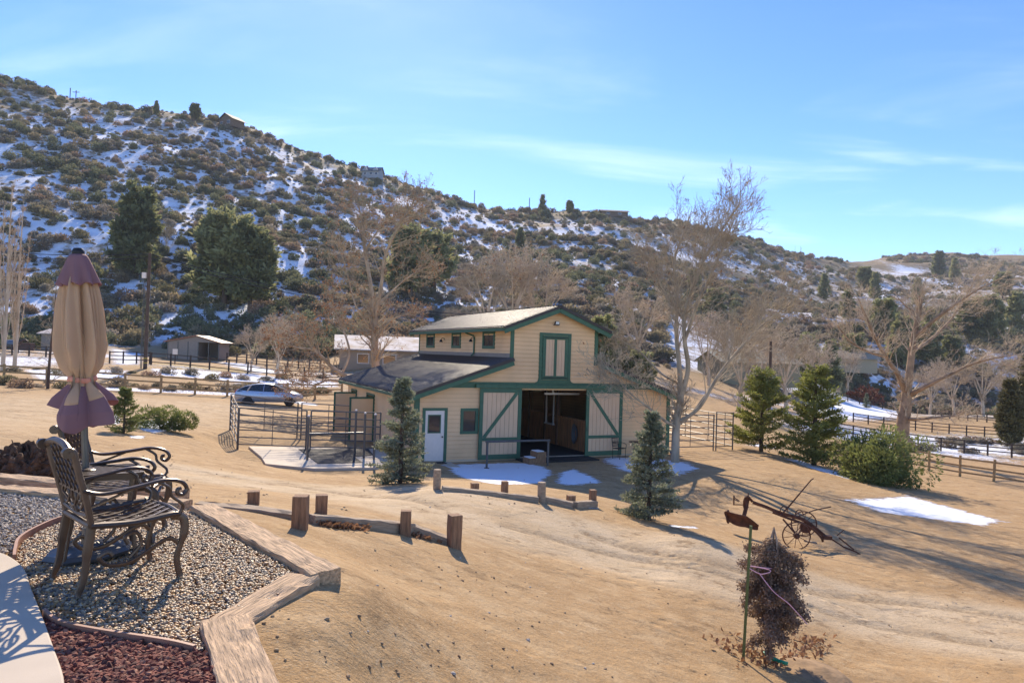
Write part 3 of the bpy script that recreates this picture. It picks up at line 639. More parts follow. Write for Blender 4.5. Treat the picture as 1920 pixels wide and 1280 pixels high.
for k in range(4):
    a = k*math.pi/2+.4; MB().tube(spline([(.3*math.cos(a),.3*math.sin(a),0),(.14*math.cos(a),.14*math.sin(a),.3),(.25*math.cos(a),.25*math.sin(a),.69)],5), .013, 6).build('leg', M_black, t)
p = bw(12.35,-.35); tb = MB().lathe([(.17,0),(.24,.2),(.25,.22),(.235,.22),(.16,.02)], (0,0,0), 18).build('feed_tub', mat('blue_plastic', (.01,.13,.42), .4), None, True); tb.location = p
tag(tb, 'blue plastic tub at the barn right front corner', 'tub')
# wash rack pad with mat, posts and rail
zp = PADZ; pad_pts = PAD
def slab(name, P, z0, z1, m, parent=None):
    return MB().prism([tuple(q) for q in P], z1-z0, lambda a, b, t: (a, b, z0+t)).build(name, m, parent)
pad = slab('concrete_pad', pad_pts, zp-.9, zp+.04, M_conc); tag(pad, 'pale concrete wash pad', kind='structure')
mt = slab('rubber_mat', [tuple(atz(*q, zp+.045))[:2] for q in ((560,842),(596,869),(680,867),(664,856),(700,853),(690,840))], zp+.042, zp+.058, M_rubber); tag(mt, 'black rubber mat lying on the concrete wash pad', 'mat')
wr = empty('wash_rack', (0,0,0), 0, 'pipe wash rack with capped posts on the concrete pad', 'wash rack')
wp = [(576,862,1.62),(665,853,1.75),(682,859,1.72),(701,861,1.70)]
pts = []
for px, py, h in wp:
    q = atz(px, py, zp+.04); pts.append(q); MB().tube([q,(q.x,q.y,q.z+h)], .045, 10).build('post', M_galv, wr, True)
    MB().lathe([(.05,0),(.05,.04),(.03,.06)], (q.x,q.y,q.z+h), 10).build('cap', M_white, wr)
MB().tube([(pts[0].x,pts[0].y,zp+1.0),(pts[2].x,pts[2].y,zp+1.02)], .045, 10).build('rail', M_galv, wr, True)
# pipe corral panels
def panel(a, b, h, label, group, n=6, zoff=.22):
    a = Vector(a); b = Vector(b); d = b-a; L_ = math.hypot(d.x, d.y); ang = math.atan2(d.y, d.x)
    o = empty('corral_panel', a, ang, label, 'corral panel', group); sl_ = d.z/L_
    for x in (0.03, L_-.03): MB().tube([(x,0,sl_*x),(x,0,sl_*x+h)], .032, 8).build('upright', M_galv, o, True)
    for k in range(n):
        z = zoff+(h-.03-zoff)*k/(n-1); MB().tube([(.03,0,z+sl_*.03),(L_-.03,0,z+sl_*L_)], .024, 6).build('rail', M_galv, o, True)
    for x in ([L_/2] if L_ < 4.5 else [L_/3, 2*L_/3]): MB().tube([(x,0,sl_*x+zoff),(x,0,sl_*x+h-.02)], .016, 6).build('brace', M_galv, o)
    return o
def gp(x, y): return (x, y, gz(x, y))
A0, A1, A2 = (-11.1,28.8), (-8.3,28.9), (-5.3,29.1); F0, F1, F2 = (-13.1,33.0), (-10.0,33.3), (-7.3,33.5)
grp = 'pipe corral panels of the pen beside the barn'
panel(gp(*A0), gp(*A1), 1.72, 'near left grey pipe corral panel of the pen, beside the concrete pad', grp)
panel(gp(A1[0]+.12,A1[1]), gp(*A2), 1.72, 'near right grey pipe corral panel of the pen, behind the wash rack', grp)
panel(gp(*A0), gp(*F0), 1.72, 'left end grey pipe corral panel running away from the near pen corner', grp)
panel(gp(*F0), gp(*F1), 1.72, 'far left grey pipe corral panel of the pen, in front of the car', grp)
panel(gp(F1[0]+.12,F1[1]), gp(*F2), 1.72, 'far right grey pipe corral panel ending at the barn side wall', grp)
grp = 'pipe panels of the pen right of the barn'
q0 = barn_w(12.3,.6); q1 = at(1338,838,35.2); q2 = at(1374,836,36.6)
panel(gp(q0.x+.2,q0.y), gp(q1.x,q1.y), 1.8, 'long pipe corral panel just right of the barn behind the bare tree', grp)
panel(gp(q1.x+.1,q1.y), gp(q2.x,q2.y), 1.95, 'short pipe gate panel at the right end of the corral beside the pines', grp)
panel(gp(q2.x,q2.y), gp(q2.x-2.5,q2.y+5), 1.8, 'rear pipe corral panel running back from the right pen corner', grp)
panel(gp(q0.x-.8,q0.y+5.2), gp(q2.x-2.6,q2.y+5), 1.8, 'far pipe corral panel behind the barn right corner', grp)
# ------------------------------------------------------------------ patio, planting beds, timbers
EDGE = [(-3.87,5.30),(-3.66,5.19),(-3.35,4.92),(-3.03,4.53),(-2.69,4.12),(-2.34,3.69),(-2.09,3.38),(-1.9,3.1),(-1.4,2.4),(-.8,1.5),(-.2,.4)]
EDGE_S = [tuple(v)[:2] for v in spline([(a,b,0) for a,b in EDGE], 6)]
patio = MB().prism([(-9,6.4),(-5.2,5.9)]+EDGE_S+[(-.2,-2),(-9,-2)], .12, lambda a,b,t: (a,b,-.11+t)).build('patio', M_conc, None, bevel=.012)
tag(patio, 'pale smooth concrete patio with a curved edge', kind='structure')
def timber(name, a, b, w, h, m, label, cat='timber', jag=.007, sink=.0, group=None, wob=0):
    """a weathered squared timber between two points (top centre line)"""
    a = Vector(a); b = Vector(b); d = b-a; L_ = d.length; n = max(6, int(L_/.12)); V = []; Fc = []
    sec = [(-.5,-1),(.5,-1),(.5,-.06),(.46,0),(.15,.0),(-.15,0),(-.46,0),(-.5,-.06)]; k = len(sec)
    for i in range(n+1):
        t = i/n; off = wob*math.sin(t*3.1)
        for (sy, sz) in sec:
            V.append((t*L_, sy*w+off+random.uniform(-jag,jag), sz*h+random.uniform(-jag,jag)*.9-(.018 if (i*7+int(sy*9))%11 == 0 and sz == 0 else 0)))
    for i in range(n):
        for j in range(k): Fc.append((i*k+j, i*k+(j+1)%k, (i+1)*k+(j+1)%k, (i+1)*k+j))
    Fc.append(tuple(range(k))[::-1]); Fc.append(tuple(n*k+j for j in range(k)))
    m_ = bpy.data.meshes.new(name); m_.from_pydata(V, [], Fc); m_.update(); m_.materials.append(m)
    o = obj(name, m_); x = d.normalized(); y = Vector((0,0,1)).cross(x).normalized(); z = x.cross(y)
    o.matrix_world = Matrix.Translation(a) @ Matrix((x,y,z)).transposed().to_4x4(); tag(o, label, cat, group); return o
timber('landscape_timber', (-2.98,6.92,.03), (-1.27,5.03,.02), .24, .22, M_tie, 'long weathered timber along the far right edge of the pebble bed')
timber('landscape_timber', (-1.42,5.0,.0), (-1.66,3.98,-.02), .25, .30, M_tie, 'cracked weathered timber meeting the bed corner, angled toward the patio')
timber('landscape_timber', (-1.62,4.12,.02), (-.80,2.65,.0), .27, .28, M_tie, 'weathered timber bordering the red lava rock')
timber('landscape_timber', (-8.2,8.15,.0), (-3.2,7.02,.03), .22, .24, M_tie, 'long weathered timber behind the grey gravel, nearer of two')
timber('landscape_timber', (-7.6,8.42,.03), (-3.5,7.62,.02), .22, .22, M_tie, 'long weathered timber behind the grey gravel, farther of two')
def onz(px, py, dz=0): p = hit(px, py); return Vector((p.x, p.y, p.z+dz))
q = [onz(372,944,.02), onz(574,978,.09), onz(770,1000,.14), onz(862,1026,.08)]
timber('log_edging', q[0], q[1], .2, .16, M_log, 'grey log lying along the drive, first from the bed corner', wob=.03)
timber('log_edging', q[1]+Vector((.05,0,0)), q[2], .19, .22, M_log, 'grey log lying along the drive with dead leaves at its foot', wob=.02)
timber('log_edging', q[2]+Vector((.05,0,-.02)), q[3], .18, .3, M_log, 'short grey log at the right end of the near log edging')
def post(px, pyb, pyt, wpx, label, Y=None, lean=0, rz=.3, m=M_post, rnd=False, depth=None):
    p = hit(px, pyb); s = p.y/F; h = (pyb-pyt)*s; w = wpx*s*.82
    mb = MB(); n = 10 if rnd else 4; V = []
    for z in np.linspace(-.25, h, 5):
        for j in range(n):
            a = 6.2832*j/n+math.pi/4; r_ = (w*.5 if rnd else w*.707)*(1+random.uniform(-.04,.04)); mb.v.append((r_*math.cos(a)+lean*z, r_*math.sin(a), z))
    for i in range(4):
        for j in range(n): mb.f.append((i*n+j, i*n+(j+1)%n, (i+1)*n+(j+1)%n, (i+1)*n+j))
    mb.f.append(tuple(range(n))[::-1]); mb.f.append(tuple(4*n+j for j in range(n)))
    o = mb.build('timber_post', m, None, bevel=.008); o.location = p; o.rotation_euler = (0,0,rz); tag(o, label, 'post', 'short timber posts along the drive'); return o
post(475,945,920,26,'leftmost squat dark timber post behind the near logs')
post(562,990,929,33,'wide dark timber post where the first two near logs meet', rz=.1)
post(602,962,927,26,'squat pale-topped timber post just behind the near logs')
post(760,1003,957,24,'dark timber post at the right end of the leafy log', rz=.1)
post(851,1026,965,27,'tall square dark timber post ending the near log row', rz=.5)
post(819,917,880,18,'round pale post at the left end of the far log row', m=M_log, rnd=True)
post(890,920,905,17,'low stub post second from the left in the far log row')
post(946,926,902,14,'third post from the left in the far log row, behind the long log')
post(1015,941,904,19,'tall round post midway along the far log row', m=M_log, rnd=True)
post(1070,946,928,17,'low stub post near the right end of the far log row')
post(1111,948,918,14,'last post at the right end of the far log row')
timber('log_edging', onz(830,920,.10), onz(1008,941,.12), .2, .3, M_log, 'long pale log of the far row between two round posts')
timber('log_edging', onz(1020,940,.13), onz(1074,952,.13), .2, .32, M_log, 'short log of the far row right of the tall round post')
timber('log_edging', onz(1076,951,.13), onz(1114,950,.15), .2, .32, M_log, 'rightmost short log of the far row')
# edging strips
def strip(name, pts, h, m, label):
    P = spline([(a,b,0) for a,b in pts], 8); mb = MB()
    for a, b in zip(P[:-1], P[1:]): mb.bar((a.x,a.y,-.0+h/2-.05), (b.x,b.y,h/2-.05), .02, h+.1)
    return tag(mb.build(name, m), label, 'edging')
strip('bed_edging', [(-3.55,6.95),(-3.75,6.7),(-3.99,6.38),(-3.98,6.0),(-3.89,5.65),(-3.72,5.36),(-3.60,5.18)], .015, M_edge, 'brown edging strip curving between the grey gravel and the pebbles')
strip('bed_edging', [(-2.70,4.16),(-2.5,4.0),(-2.21,3.9),(-1.81,3.80),(-1.62,3.73)], .015, M_edge, 'rust brown edging strip between the pebbles and the red lava rock')
# loose stone, each bed one mass of small stones
def ico():
    t = (1+5**.5)/2; v = np.array([(-1,t,0),(1,t,0),(-1,-t,0),(1,-t,0),(0,-1,t),(0,1,t),(0,-1,-t),(0,1,-t),(t,0,-1),(t,0,1),(-t,0,-1),(-t,0,1)], float); v /= np.linalg.norm(v[0])
    f = np.array([(0,11,5),(0,5,1),(0,1,7),(0,7,10),(0,10,11),(1,5,9),(5,11,4),(11,10,2),(10,7,6),(7,1,8),(3,9,4),(3,4,2),(3,2,6),(3,6,8),(3,8,9),(4,9,5),(2,4,11),(6,2,10),(8,6,7),(9,8,1)]); return v, f
IV, IF = ico()
def stones(name, poly, n, smin, smax, flat, zbase, m, label, rough=0, smooth=True, zjit=.012):
    P = np.array(poly); lo = P.min(0); hi = P.max(0); pts = np.empty((0,2))
    while len(pts) < n:
        c = rng.uniform(lo, hi, (n*2,2)); pts = np.vstack([pts, c[in_poly(c[:,0], c[:,1], P)]])
    pts = pts[:n]; s = rng.uniform(smin, smax, (n,1))*np.array([1,.75,flat])*rng.uniform(.8,1.2,(n,3)); a = rng.uniform(0,6.28,n); tl = rng.normal(0,.35,n)
    V = IV[None]*s[:,None]*(1+rough*rng.normal(0,1,(n,12,1)))
    ct, st = np.cos(tl)[:,None], np.sin(tl)[:,None]; V = np.stack([V[...,0]*ct-V[...,2]*st, V[...,1], V[...,0]*st+V[...,2]*ct],-1)
    ca, sa = np.cos(a)[:,None], np.sin(a)[:,None]; V = np.stack([V[...,0]*ca-V[...,1]*sa, V[...,0]*sa+V[...,1]*ca, V[...,2]],-1)
    V += np.stack([pts[:,0], pts[:,1], zbase+rng.uniform(0,zjit,n)],-1)[:,None]
    Fc = (IF[None]+np.arange(n)[:,None,None]*12).reshape(-1,3)
    me = mesh_np(name, V.reshape(-1,3), Fc, m, smooth); c = me.attributes.new('tone','FLOAT','POINT'); c.data.foreach_set('value', np.repeat(rng.uniform(0,1,n),12).astype(np.float32))
    return tag(obj(name, me), label, kind='stuff')
def stone_mat(name, ramp, rough=.6):
    m = bpy.data.materials.new(name); m.use_nodes = True; N = m.node_tree.nodes; L = m.node_tree.links; a = N.new('ShaderNodeAttribute'); a.attribute_name = 'tone'
    r = N.new('ShaderNodeValToRGB'); r.color_ramp.interpolation = 'CONSTANT'; L.new(a.outputs['Fac'], r.inputs[0])
    e = r.color_ramp.elements; e[0].color = (*ramp[0],1); e[0].position = 0; e[1].color = (*ramp[1],1); e[1].position = 1/len(ramp)
    for i, c in enumerate(ramp[2:]): q_ = e.new((i+2)/len(ramp)); q_.color = (*c,1)
    b = N['Principled BSDF']; b.inputs['Roughness'].default_value = rough; L.new(r.outputs[0], b.inputs['Base Color']); return m
SM_p = stone_mat('mixed_pebbles', [(.42,.22,.075),(.20,.14,.085),(.54,.34,.14),(.13,.11,.09),(.47,.31,.16),(.34,.16,.05),(.26,.20,.125),(.58,.44,.27),(.17,.12,.07),(.46,.25,.08)], .5)
SM_g = stone_mat('grey_gravel', [(.30,.25,.19),(.42,.34,.25),(.20,.17,.135),(.50,.41,.30),(.34,.27,.19),(.56,.47,.36)], .7)
SM_r = stone_mat('red_lava_rock', [(.19,.05,.027),(.14,.038,.022),(.24,.07,.04),(.09,.03,.02),(.20,.065,.04),(.32,.15,.09)], .9)
peb = [(-3.5,6.98),(-3.75,6.7),(-3.97,6.38),(-3.95,6.0),(-3.86,5.65),(-3.70,5.36),(-3.58,5.16),(-3.35,4.94),(-3.03,4.55),(-2.69,4.16),(-2.5,4.02),(-2.21,3.92),(-1.81,3.82),(-1.6,3.75),(-1.58,4.1),(-1.40,5.03),(-3.05,6.85)]
stones('pebble_bed', peb, 21000, .009, .019, .62, -.035, SM_p, 'mixed tan and grey river pebbles of the planting bed')
stones('gravel_bed', [(-3.75,6.75),(-4.0,6.38),(-4.0,6.0),(-3.92,5.65),(-3.75,5.36),(-3.88,5.32),(-5.2,5.9),(-9,6.4),(-9,8.3),(-3.55,7.08)], 17000, .009, .019, .7, -.035, SM_g, 'pale grey crushed gravel left of the pebbles', .12, False)
stones('lava_rock_bed', [(-2.68,4.12),(-2.5,3.98),(-2.21,3.88),(-1.81,3.78),(-1.5,3.68),(-1.1,3.0),(-.75,2.3),(-1.35,2.35),(-1.9,3.1),(-2.34,3.69)], 6500, .013, .027, .8, -.03, SM_r, 'dark red crushed lava rock beside the patio', .2, False)
# scattered stones and dirt clods on the bank
def strewn(n, boxpx, smin, smax, m, name, label):
    V, Fc, T = [], [], []
    for i in range(n):
        px = random.uniform(boxpx[0], boxpx[2]); py = random.uniform(boxpx[1], boxpx[3]); p = hit(px, py); s = random.uniform(smin, smax); k = len(V)
        a = random.uniform(0,6.28); ca, sa = math.cos(a), math.sin(a); sc = (random.uniform(.8,1.4), random.uniform(.7,1.1), random.uniform(.5,.8))
        for v in IV: x, y, z = v*np.array(sc)*s*(1+random.gauss(0,.1)); V.append((p.x+x*ca-y*sa, p.y+x*sa+y*ca, p.z+z+s*.25))
        Fc += [tuple(k+j for j in f) for f in IF]; T += [random.random()]*12
    me = mesh_np(name, V, Fc, m, False); c = me.attributes.new('tone','FLOAT','POINT'); c.data.foreach_set('value', np.array(T, np.float32)); tag(obj(name, me), label, kind='stuff')
SM_c = stone_mat('bank_stones', [(.26,.17,.09),(.34,.24,.14),(.21,.135,.075),(.5,.44,.36),(.30,.20,.11),(.38,.27,.15)], .9)
strewn(60, (480,1060,1000,1275), .006, .019, SM_c, 'bank_stones', 'small stones and clods strewn on the dirt bank')
strewn(160, (700,960,1900,1270), .006, .017, SM_c, 'drive_stones', 'small stones scattered over the dirt drive')
strewn(260, (100,790,1300,960), .010, .024, SM_c, 'yard_stones', 'small stones scattered over the far yard')
# dead leaves against the log
def leaf_pile(pts, n, spread, name, label):
    V, Fc = [], []
    for i in range(n):
        t = random.random()*(len(pts)-1); k = int(t); f = t-k; px = pts[k][0]*(1-f)+pts[k+1][0]*f; py = pts[k][1]*(1-f)+pts[k+1][1]*f
        p = hit(px+random.gauss(0,spread), py+random.gauss(0,spread*.35)); s = random.uniform(.025,.05); q = Vector((random.gauss(0,1),random.gauss(0,1),random.gauss(0,1))).normalized(); u = q.orthogonal().normalized()*s; w = q.cross(u)*.6
        c = p+Vector((0,0,random.uniform(.005,.05))); b = len(V); V += [tuple(c-u), tuple(c+w+q*.01), tuple(c+u), tuple(c-w+q*.01)]; Fc.append((b,b+1,b+2,b+3))
    tag(obj(name, mesh_np(name, V, Fc, M_deadleaf)), label, kind='stuff')
leaf_pile([(600,982),(640,990),(690,991)], 320, 5, 'leaf_litter', 'brown dead leaves piled against the near log')
leaf_pile([(775,1003),(835,1017)], 130, 5, 'leaf_litter', 'brown dead leaves beside the short near log')
leaf_pile([(1350,1200),(1400,1222),(1450,1250),(1530,1215),(1500,1195)], 240, 20, 'leaf_litter', 'brown dead leaves round the foot of the dead conifer')
leaf_pile([(0,716),(200,728),(440,738),(600,748)], 700, 6, 'leaf_litter', 'brown dead leaves under the left rail fence')

# ------------------------------------------------------------------ garden armchairs
def lattice(mb, P, nu, nv, width, thick, region=None):
    """diagonal strips over the patch P(s,t), s,t in 0..1"""
    for d in (1,-1):
        for c in np.arange(-1, 2, 1/nu):
            pts = []
            for t in np.linspace(0,1,15):
                s = c+d*t*nv/nu*.62
                if 0 <= s <= 1: pts.append(Vector(P(s,t))+Vector((0,0,.003*d)))
                elif pts: break
            if len(pts) > 1:
                for a, b in zip(pts[:-1], pts[1:]): mb.bar(a, b, width, thick)
def chair_parts(c):
    m = M_bronze
    seatP = lambda s, t: (-.25+.53*t, -.25+.5*s, .43+.018*math.sin(t*3.14)*-1+.012*t)
    sf = MB()
    sf.tube(spline([(-.26,.265,.435),(0,.275,.42),(.24,.275,.44),(.30,.25,.43)],5), .021, 8).tube(spline([(-.26,-.265,.435),(0,-.275,.42),(.24,-.275,.44),(.30,-.25,.43)],5), .021, 8)
    sf.tube([(-.26,-.265,.435),(-.26,.265,.435)], .02, 8).tube(spline([(.29,-.255,.435),(.31,0,.44),(.29,.255,.435)],5), .018, 8); sf.build('seat_frame', m, c, True)
    l = MB(); lattice(l, seatP, 6, 6, .021, .008); l.build('seat_lattice', m, c)
    bx = lambda z: -.25-.13*((z-.43)/.53)
    bf = MB()
    for s in (-1,1): bf.tube(spline([(-.25,s*.255,.42),(bx(.6),s*.265,.6),(bx(.8),s*.27,.77),(bx(.91)-.01,s*.275,.91),(bx(.93)-.035,s*.275,.915)],5), [.021]*20+[.024], 8)
    bf.tube(spline([(bx(.95)-.02,-.28,.905),(bx(.93)-.02,-.15,.945),(bx(.94)-.02,0,.96),(bx(.93)-.02,.15,.945),(bx(.91)-.02,.28,.905)],5), .022, 8)
    bf.tube(spline([(bx(.5),-.26,.50),(bx(.47),0,.475),(bx(.5),.26,.50)],5), .016, 8)
    for s in (-1,1): bf.lathe([(.034,-.02),(.036,0),(.034,.02)], (bx(.92)-.04,s*.275,.91), 10, Matrix.Rotation(R(90),3,'X'))
    bf.build('back_frame', m, c, True)
    l = MB(); topz = lambda s: .905+.045*math.sin(s*3.14)
    lattice(l, lambda s,t: (bx(.64+(topz(s)-.64)*t), -.25+.5*s, .64+(topz(s)-.64)*t), 6, 5, .020, .008)
    for k in (-1,0,1): # fan of scrolls in the lower back
        l.tube(spline([(bx(.5),k*.03,.49),(bx(.56),k*.12+.02,.56),(bx(.62),k*.2,.60),(bx(.65),k*.2-.05*k,.66)],5), .010, 6)
        l.tube([(bx(.58)+.0,k*.14+.05*math.cos(a),.58+.05*math.sin(a)) for a in np.linspace(0,5.4,14)], .009, 6)
    l.bar((bx(.64),-.26,.64),(bx(.64),.26,.64),.018,.014); l.build('back_lattice', m, c)
    for s in (-1,1):
        MB().tube(spline([(-.25,s*.25,.44),(-.27,s*.255,.28),(-.285,s*.26,.12),(-.32,s*.265,.0)],6), [.030]*8+[.024]*8+[.020,.019,.023], 8, flat=.62).build('leg', m, c, True)
        MB().tube(spline([(.25,s*.25,.43),(.315,s*.265,.40),(.325,s*.27,.30),(.285,s*.26,.14),(.31,s*.265,.0)],6), [.028]*14+[.021]*10+[.025], 8, flat=.7).build('leg', m, c, True)
        arm = MB().tube(spline([(bx(.70),s*.275,.665),(-.2,s*.29,.635),(0,s*.30,.66),(.16,s*.305,.685),(.27,s*.305,.665),(.315,s*.305,.615),(.29,s*.305,.575),(.255,s*.305,.585),(.255,s*.305,.612),(.275,s*.305,.618)],5), .014, 8, flat=1.3)
        arm.tube(spline([(.12,s*.303,.68),(.20,s*.30,.63),(.22,s*.295,.57),(.30,s*.285,.50),(.29,s*.275,.45),(.255,s*.27,.455)],5), .011, 7)
        arm.tube(spline([(bx(.56),s*.27,.55),(-.15,s*.285,.60),(-.02,s*.298,.655)],5), .009, 6); arm.build('armrest', m, c, True)
        MB().tube(spline([(.30,s*.26,.22),(.24,s*.25,.27),(.17,s*.25,.25),(.08,s*.25,.20),(-.02,s*.25,.155),(-.14,s*.25,.16),(-.2,s*.25,.22),(-.15,s*.25,.25),(-.12,s*.25,.22)],5), .015, 7, flat=.6).tube(spline([(-.02,s*.25,.19),(.05,s*.25,.27),(.02,s*.25,.35),(-.05,s*.25,.33),(-.03,s*.25,.28)],5), .013, 7).build('side_scroll', m, c, True)
    MB().tube(spline([(.30,-.2,.40),(.31,-.1,.37),(.31,0,.40),(.31,.1,.37),(.30,.2,.40)],5), .012, 6).build('apron_scroll', m, c, True)
c1_ = empty('garden_armchair', (-2.655,4.85,-.012), R(47.5), 'near bronze cast-metal garden armchair with lattice seat, seen from behind', 'armchair'); chair_parts(c1_)
c2_ = empty('garden_armchair', (-3.22,5.86,-.012), R(16), 'far bronze cast-metal garden armchair behind the umbrella pole', 'armchair'); chair_parts(c2_)
tt = empty('lattice_table', (-3.08,5.36,0), R(32), 'small bronze lattice table between the armchairs with the umbrella through it', 'table')
tp = MB(); lattice(tp, lambda s,t: (-.24+.48*t,-.21+.42*s,.615), 8, 8, .022, .008); tp.build('top_lattice', M_bronze, tt)
tf = MB()
for a, b in (((-.25,-.22),(.25,-.22)),((.25,-.22),(.25,.22)),((.25,.22),(-.25,.22)),((-.25,.22),(-.25,-.22))): tf.bar((*a,.60),(*b,.60),.025,.05)
tf.lathe([(.05,0),(.055,.012),(.04,.02)], (-.1,.0,.615), 16); tf.build('top_frame', M_bronze, tt)
for sx, sy in ((-.22,-.19),(.22,-.19),(-.22,.19),(.22,.19)): MB().tube(spline([(sx,sy,.6),(sx*.9,sy*.9,.3),(sx*1.05,sy*1.05,-.02)],5), .016, 8).build('leg', M_bronze, tt, True)
# ------------------------------------------------------------------ folded patio umbrella
um = empty('patio_umbrella', (-3.16,5.36,-.02), 0, 'folded tan and mauve patio umbrella tied with an orange strap', 'umbrella'); um.rotation_euler = (R(.5), R(-4.2), 0)
MB().tube([(0,0,0),(0,0,.62)], .027, 14).build('lower_pole', mat('pale_pole', (.30,.27,.23), .45, metal=.5), um, True); MB().tube([(0,0,.6),(0,0,2.27)], .024, 14).build('upper_pole', M_pole, um, True)
MB().lathe([(.033,0),(.033,.07),(.028,.075)], (0,0,.57), 14).build('collar', M_pole, um, True)
ub = MB().lathe([(.30,0),(.305,.02),(.28,.05),(.10,.07),(.05,.09),(.04,.2),(.03,.2)], (0,0,.0), 8).build('base', M_pole, um); ub.scale = (1.0,1.0,1)
MB().lathe([(.0,2.33),(.03,2.325),(.045,2.30),(.042,2.275),(.03,2.26)][::-1], (0,0,0), 14).build('finial', M_black, um, True)
PRZ = [(2.26,.05,.0),(2.05,.105,.03),(1.9,.122,.045),(1.7,.135,.05),(1.55,.142,.05),(1.42,.125,.035),(1.335,.076,.018),(1.30,.085,.02),(1.2,.18,.055),(1.08,.25,.075),(.98,.265,.08),(.9,.26,.08)]
def umb_r(th, z):
    zz = [p[0] for p in PRZ][::-1]; r = np.interp(z, zz, [p[1] for p in PRZ][::-1]); am = np.interp(z, zz, [p[2] for p in PRZ][::-1])
    ph = th*6+.9*np.sin(th*2+.5)+.3*np.sin(z*4); f = 1-2*np.abs(((ph/6.2832) % 1)*2-1)
    f2 = np.sin(th*17+z*3+1.3+2*np.sin(th*3))*.35*sstep(1.3,1.6,z)+.3*np.sin(th*5-z*2.2)
    return r*.88*(1+.10*np.sin(th+2.2)*(z < 1.3)+.05*np.sin(th*3+z*4))+am*(f*.8+f2)
def umb_mesh(name, zt, zb, m, off=0, nz=46):
    n = 200; th_ = np.linspace(0, 2*np.pi, n, endpoint=False); V = []
    zt = zt(th_) if callable(zt) else np.full(n, zt); zb = zb(th_) if callable(zb) else np.full(n, zb)
    for i in range(nz+1):
        z = zt+(zb-zt)*i/nz; r = umb_r(th_, z)+off; V.append(np.stack([r*np.cos(th_), r*np.sin(th_), z],-1))
    V = np.concatenate(V); i = np.arange(nz)[:,None]*n; j = np.arange(n)[None]; Fc = np.stack([i+j, i+(j+1)%n, i+n+(j+1)%n, i+n+j],-1).reshape(-1,4)
    o = obj(name, mesh_np(name, V, Fc, m, True), um); s = o.modifiers.new('s','SOLIDIFY'); s.thickness = .003; return o
hemb = lambda t: 1.305-.16*np.clip(np.cos(t+1.35),0,1)**.7*(.6+.4*np.sign(np.sin(t*8)))
umb_mesh('canopy', 2.2, hemb, M_umbtan); umb_mesh('canopy_hem', hemb, lambda t: .93+.20*np.sin(t+1.04)**2+.03*np.abs(np.sin(t*3+.6))+.02*np.sin(t*6+1), M_umbmau)
# flared vent cap
n = 160; th_ = np.linspace(0,2*np.pi,n,endpoint=False); V = []
for i in range(21):
    t = i/20; z = 2.275-.235*t; r = .05+.082*t**.7+(.022*t*t)*np.sin(th_*9+.6*np.sin(th_*2)); V.append(np.stack([r*np.cos(th_), r*np.sin(th_), z+.012*t*np.sin(th_*9+1.2)],-1))
V = np.concatenate(V); i = np.arange(20)[:,None]*n; j = np.arange(n)[None]; Fc = np.stack([i+j, i+(j+1)%n, i+n+(j+1)%n, i+n+j],-1).reshape(-1,4)
o = obj('vent_cap', mesh_np('vent_cap', V, Fc, M_umbmau, True), um); o.modifiers.new('s','SOLIDIFY').thickness = .003
tp = MB(); tp.tube([((umb_r(np.array([a]),1.325)[0]*.5+.052)*math.cos(a), (umb_r(np.array([a]),1.325)[0]*.5+.052)*math.sin(a), 1.325+.012*math.sin(a*2)) for a in np.linspace(0,6.283,40)], .02, 8, False, .3); tp.build('strap', M_strap, um, True)
# ------------------------------------------------------------------ vegetation generators
def seg_mesh(name, S, m, k=4):
    """S: rows x0 y0 z0 x1 y1 z1 r0 r1 -> open prisms"""
    S = np.asarray(S, float); a, b = S[:,0:3], S[:,3:6]; d = b-a; d /= np.maximum(np.linalg.norm(d,axis=1,keepdims=True),1e-6)
    ref = np.where(np.abs(d[:,2:3]) > .9, np.array([[1.,0,0]]), np.array([[0,0,1.]])); u = np.cross(d, ref); u /= np.linalg.norm(u,axis=1,keepdims=True); w = np.cross(d, u); n = len(S)
    V = np.empty((n,2*k,3)); a2 = a-d*S[:,6:7]*.3; b2 = b+d*S[:,7:8]*.3
    for j in range(k):
        an = 6.2832*j/k; o_ = u*math.cos(an)+w*math.sin(an); V[:,j] = a2+o_*S[:,6:7]; V[:,k+j] = b2+o_*S[:,7:8]
    Fc = np.array([(j,(j+1)%k,k+(j+1)%k,k+j) for j in range(k)])[None]+(np.arange(n)*2*k)[:,None,None]
    return mesh_np(name, V.reshape(-1,3), Fc.reshape(-1,4), m, True)
def diamonds(P, Dn, ln, wd):
    """leaf-like faces: base P, direction Dn"""
    n = len(P); Dn = Dn/np.maximum(np.linalg.norm(Dn,axis=1,keepdims=True),1e-6); q = rng.normal(0,1,(n,3)); s = np.cross(Dn, q); s /= np.maximum(np.linalg.norm(s,axis=1,keepdims=True),1e-6)
    ln = np.asarray(ln).reshape(-1,1); wd = np.asarray(wd).reshape(-1,1); mid = P+Dn*ln*.5
    V = np.stack([P, mid+s*wd, P+Dn*ln, mid-s*wd],1).reshape(-1,3); return V, np.arange(n*4).reshape(n,4)
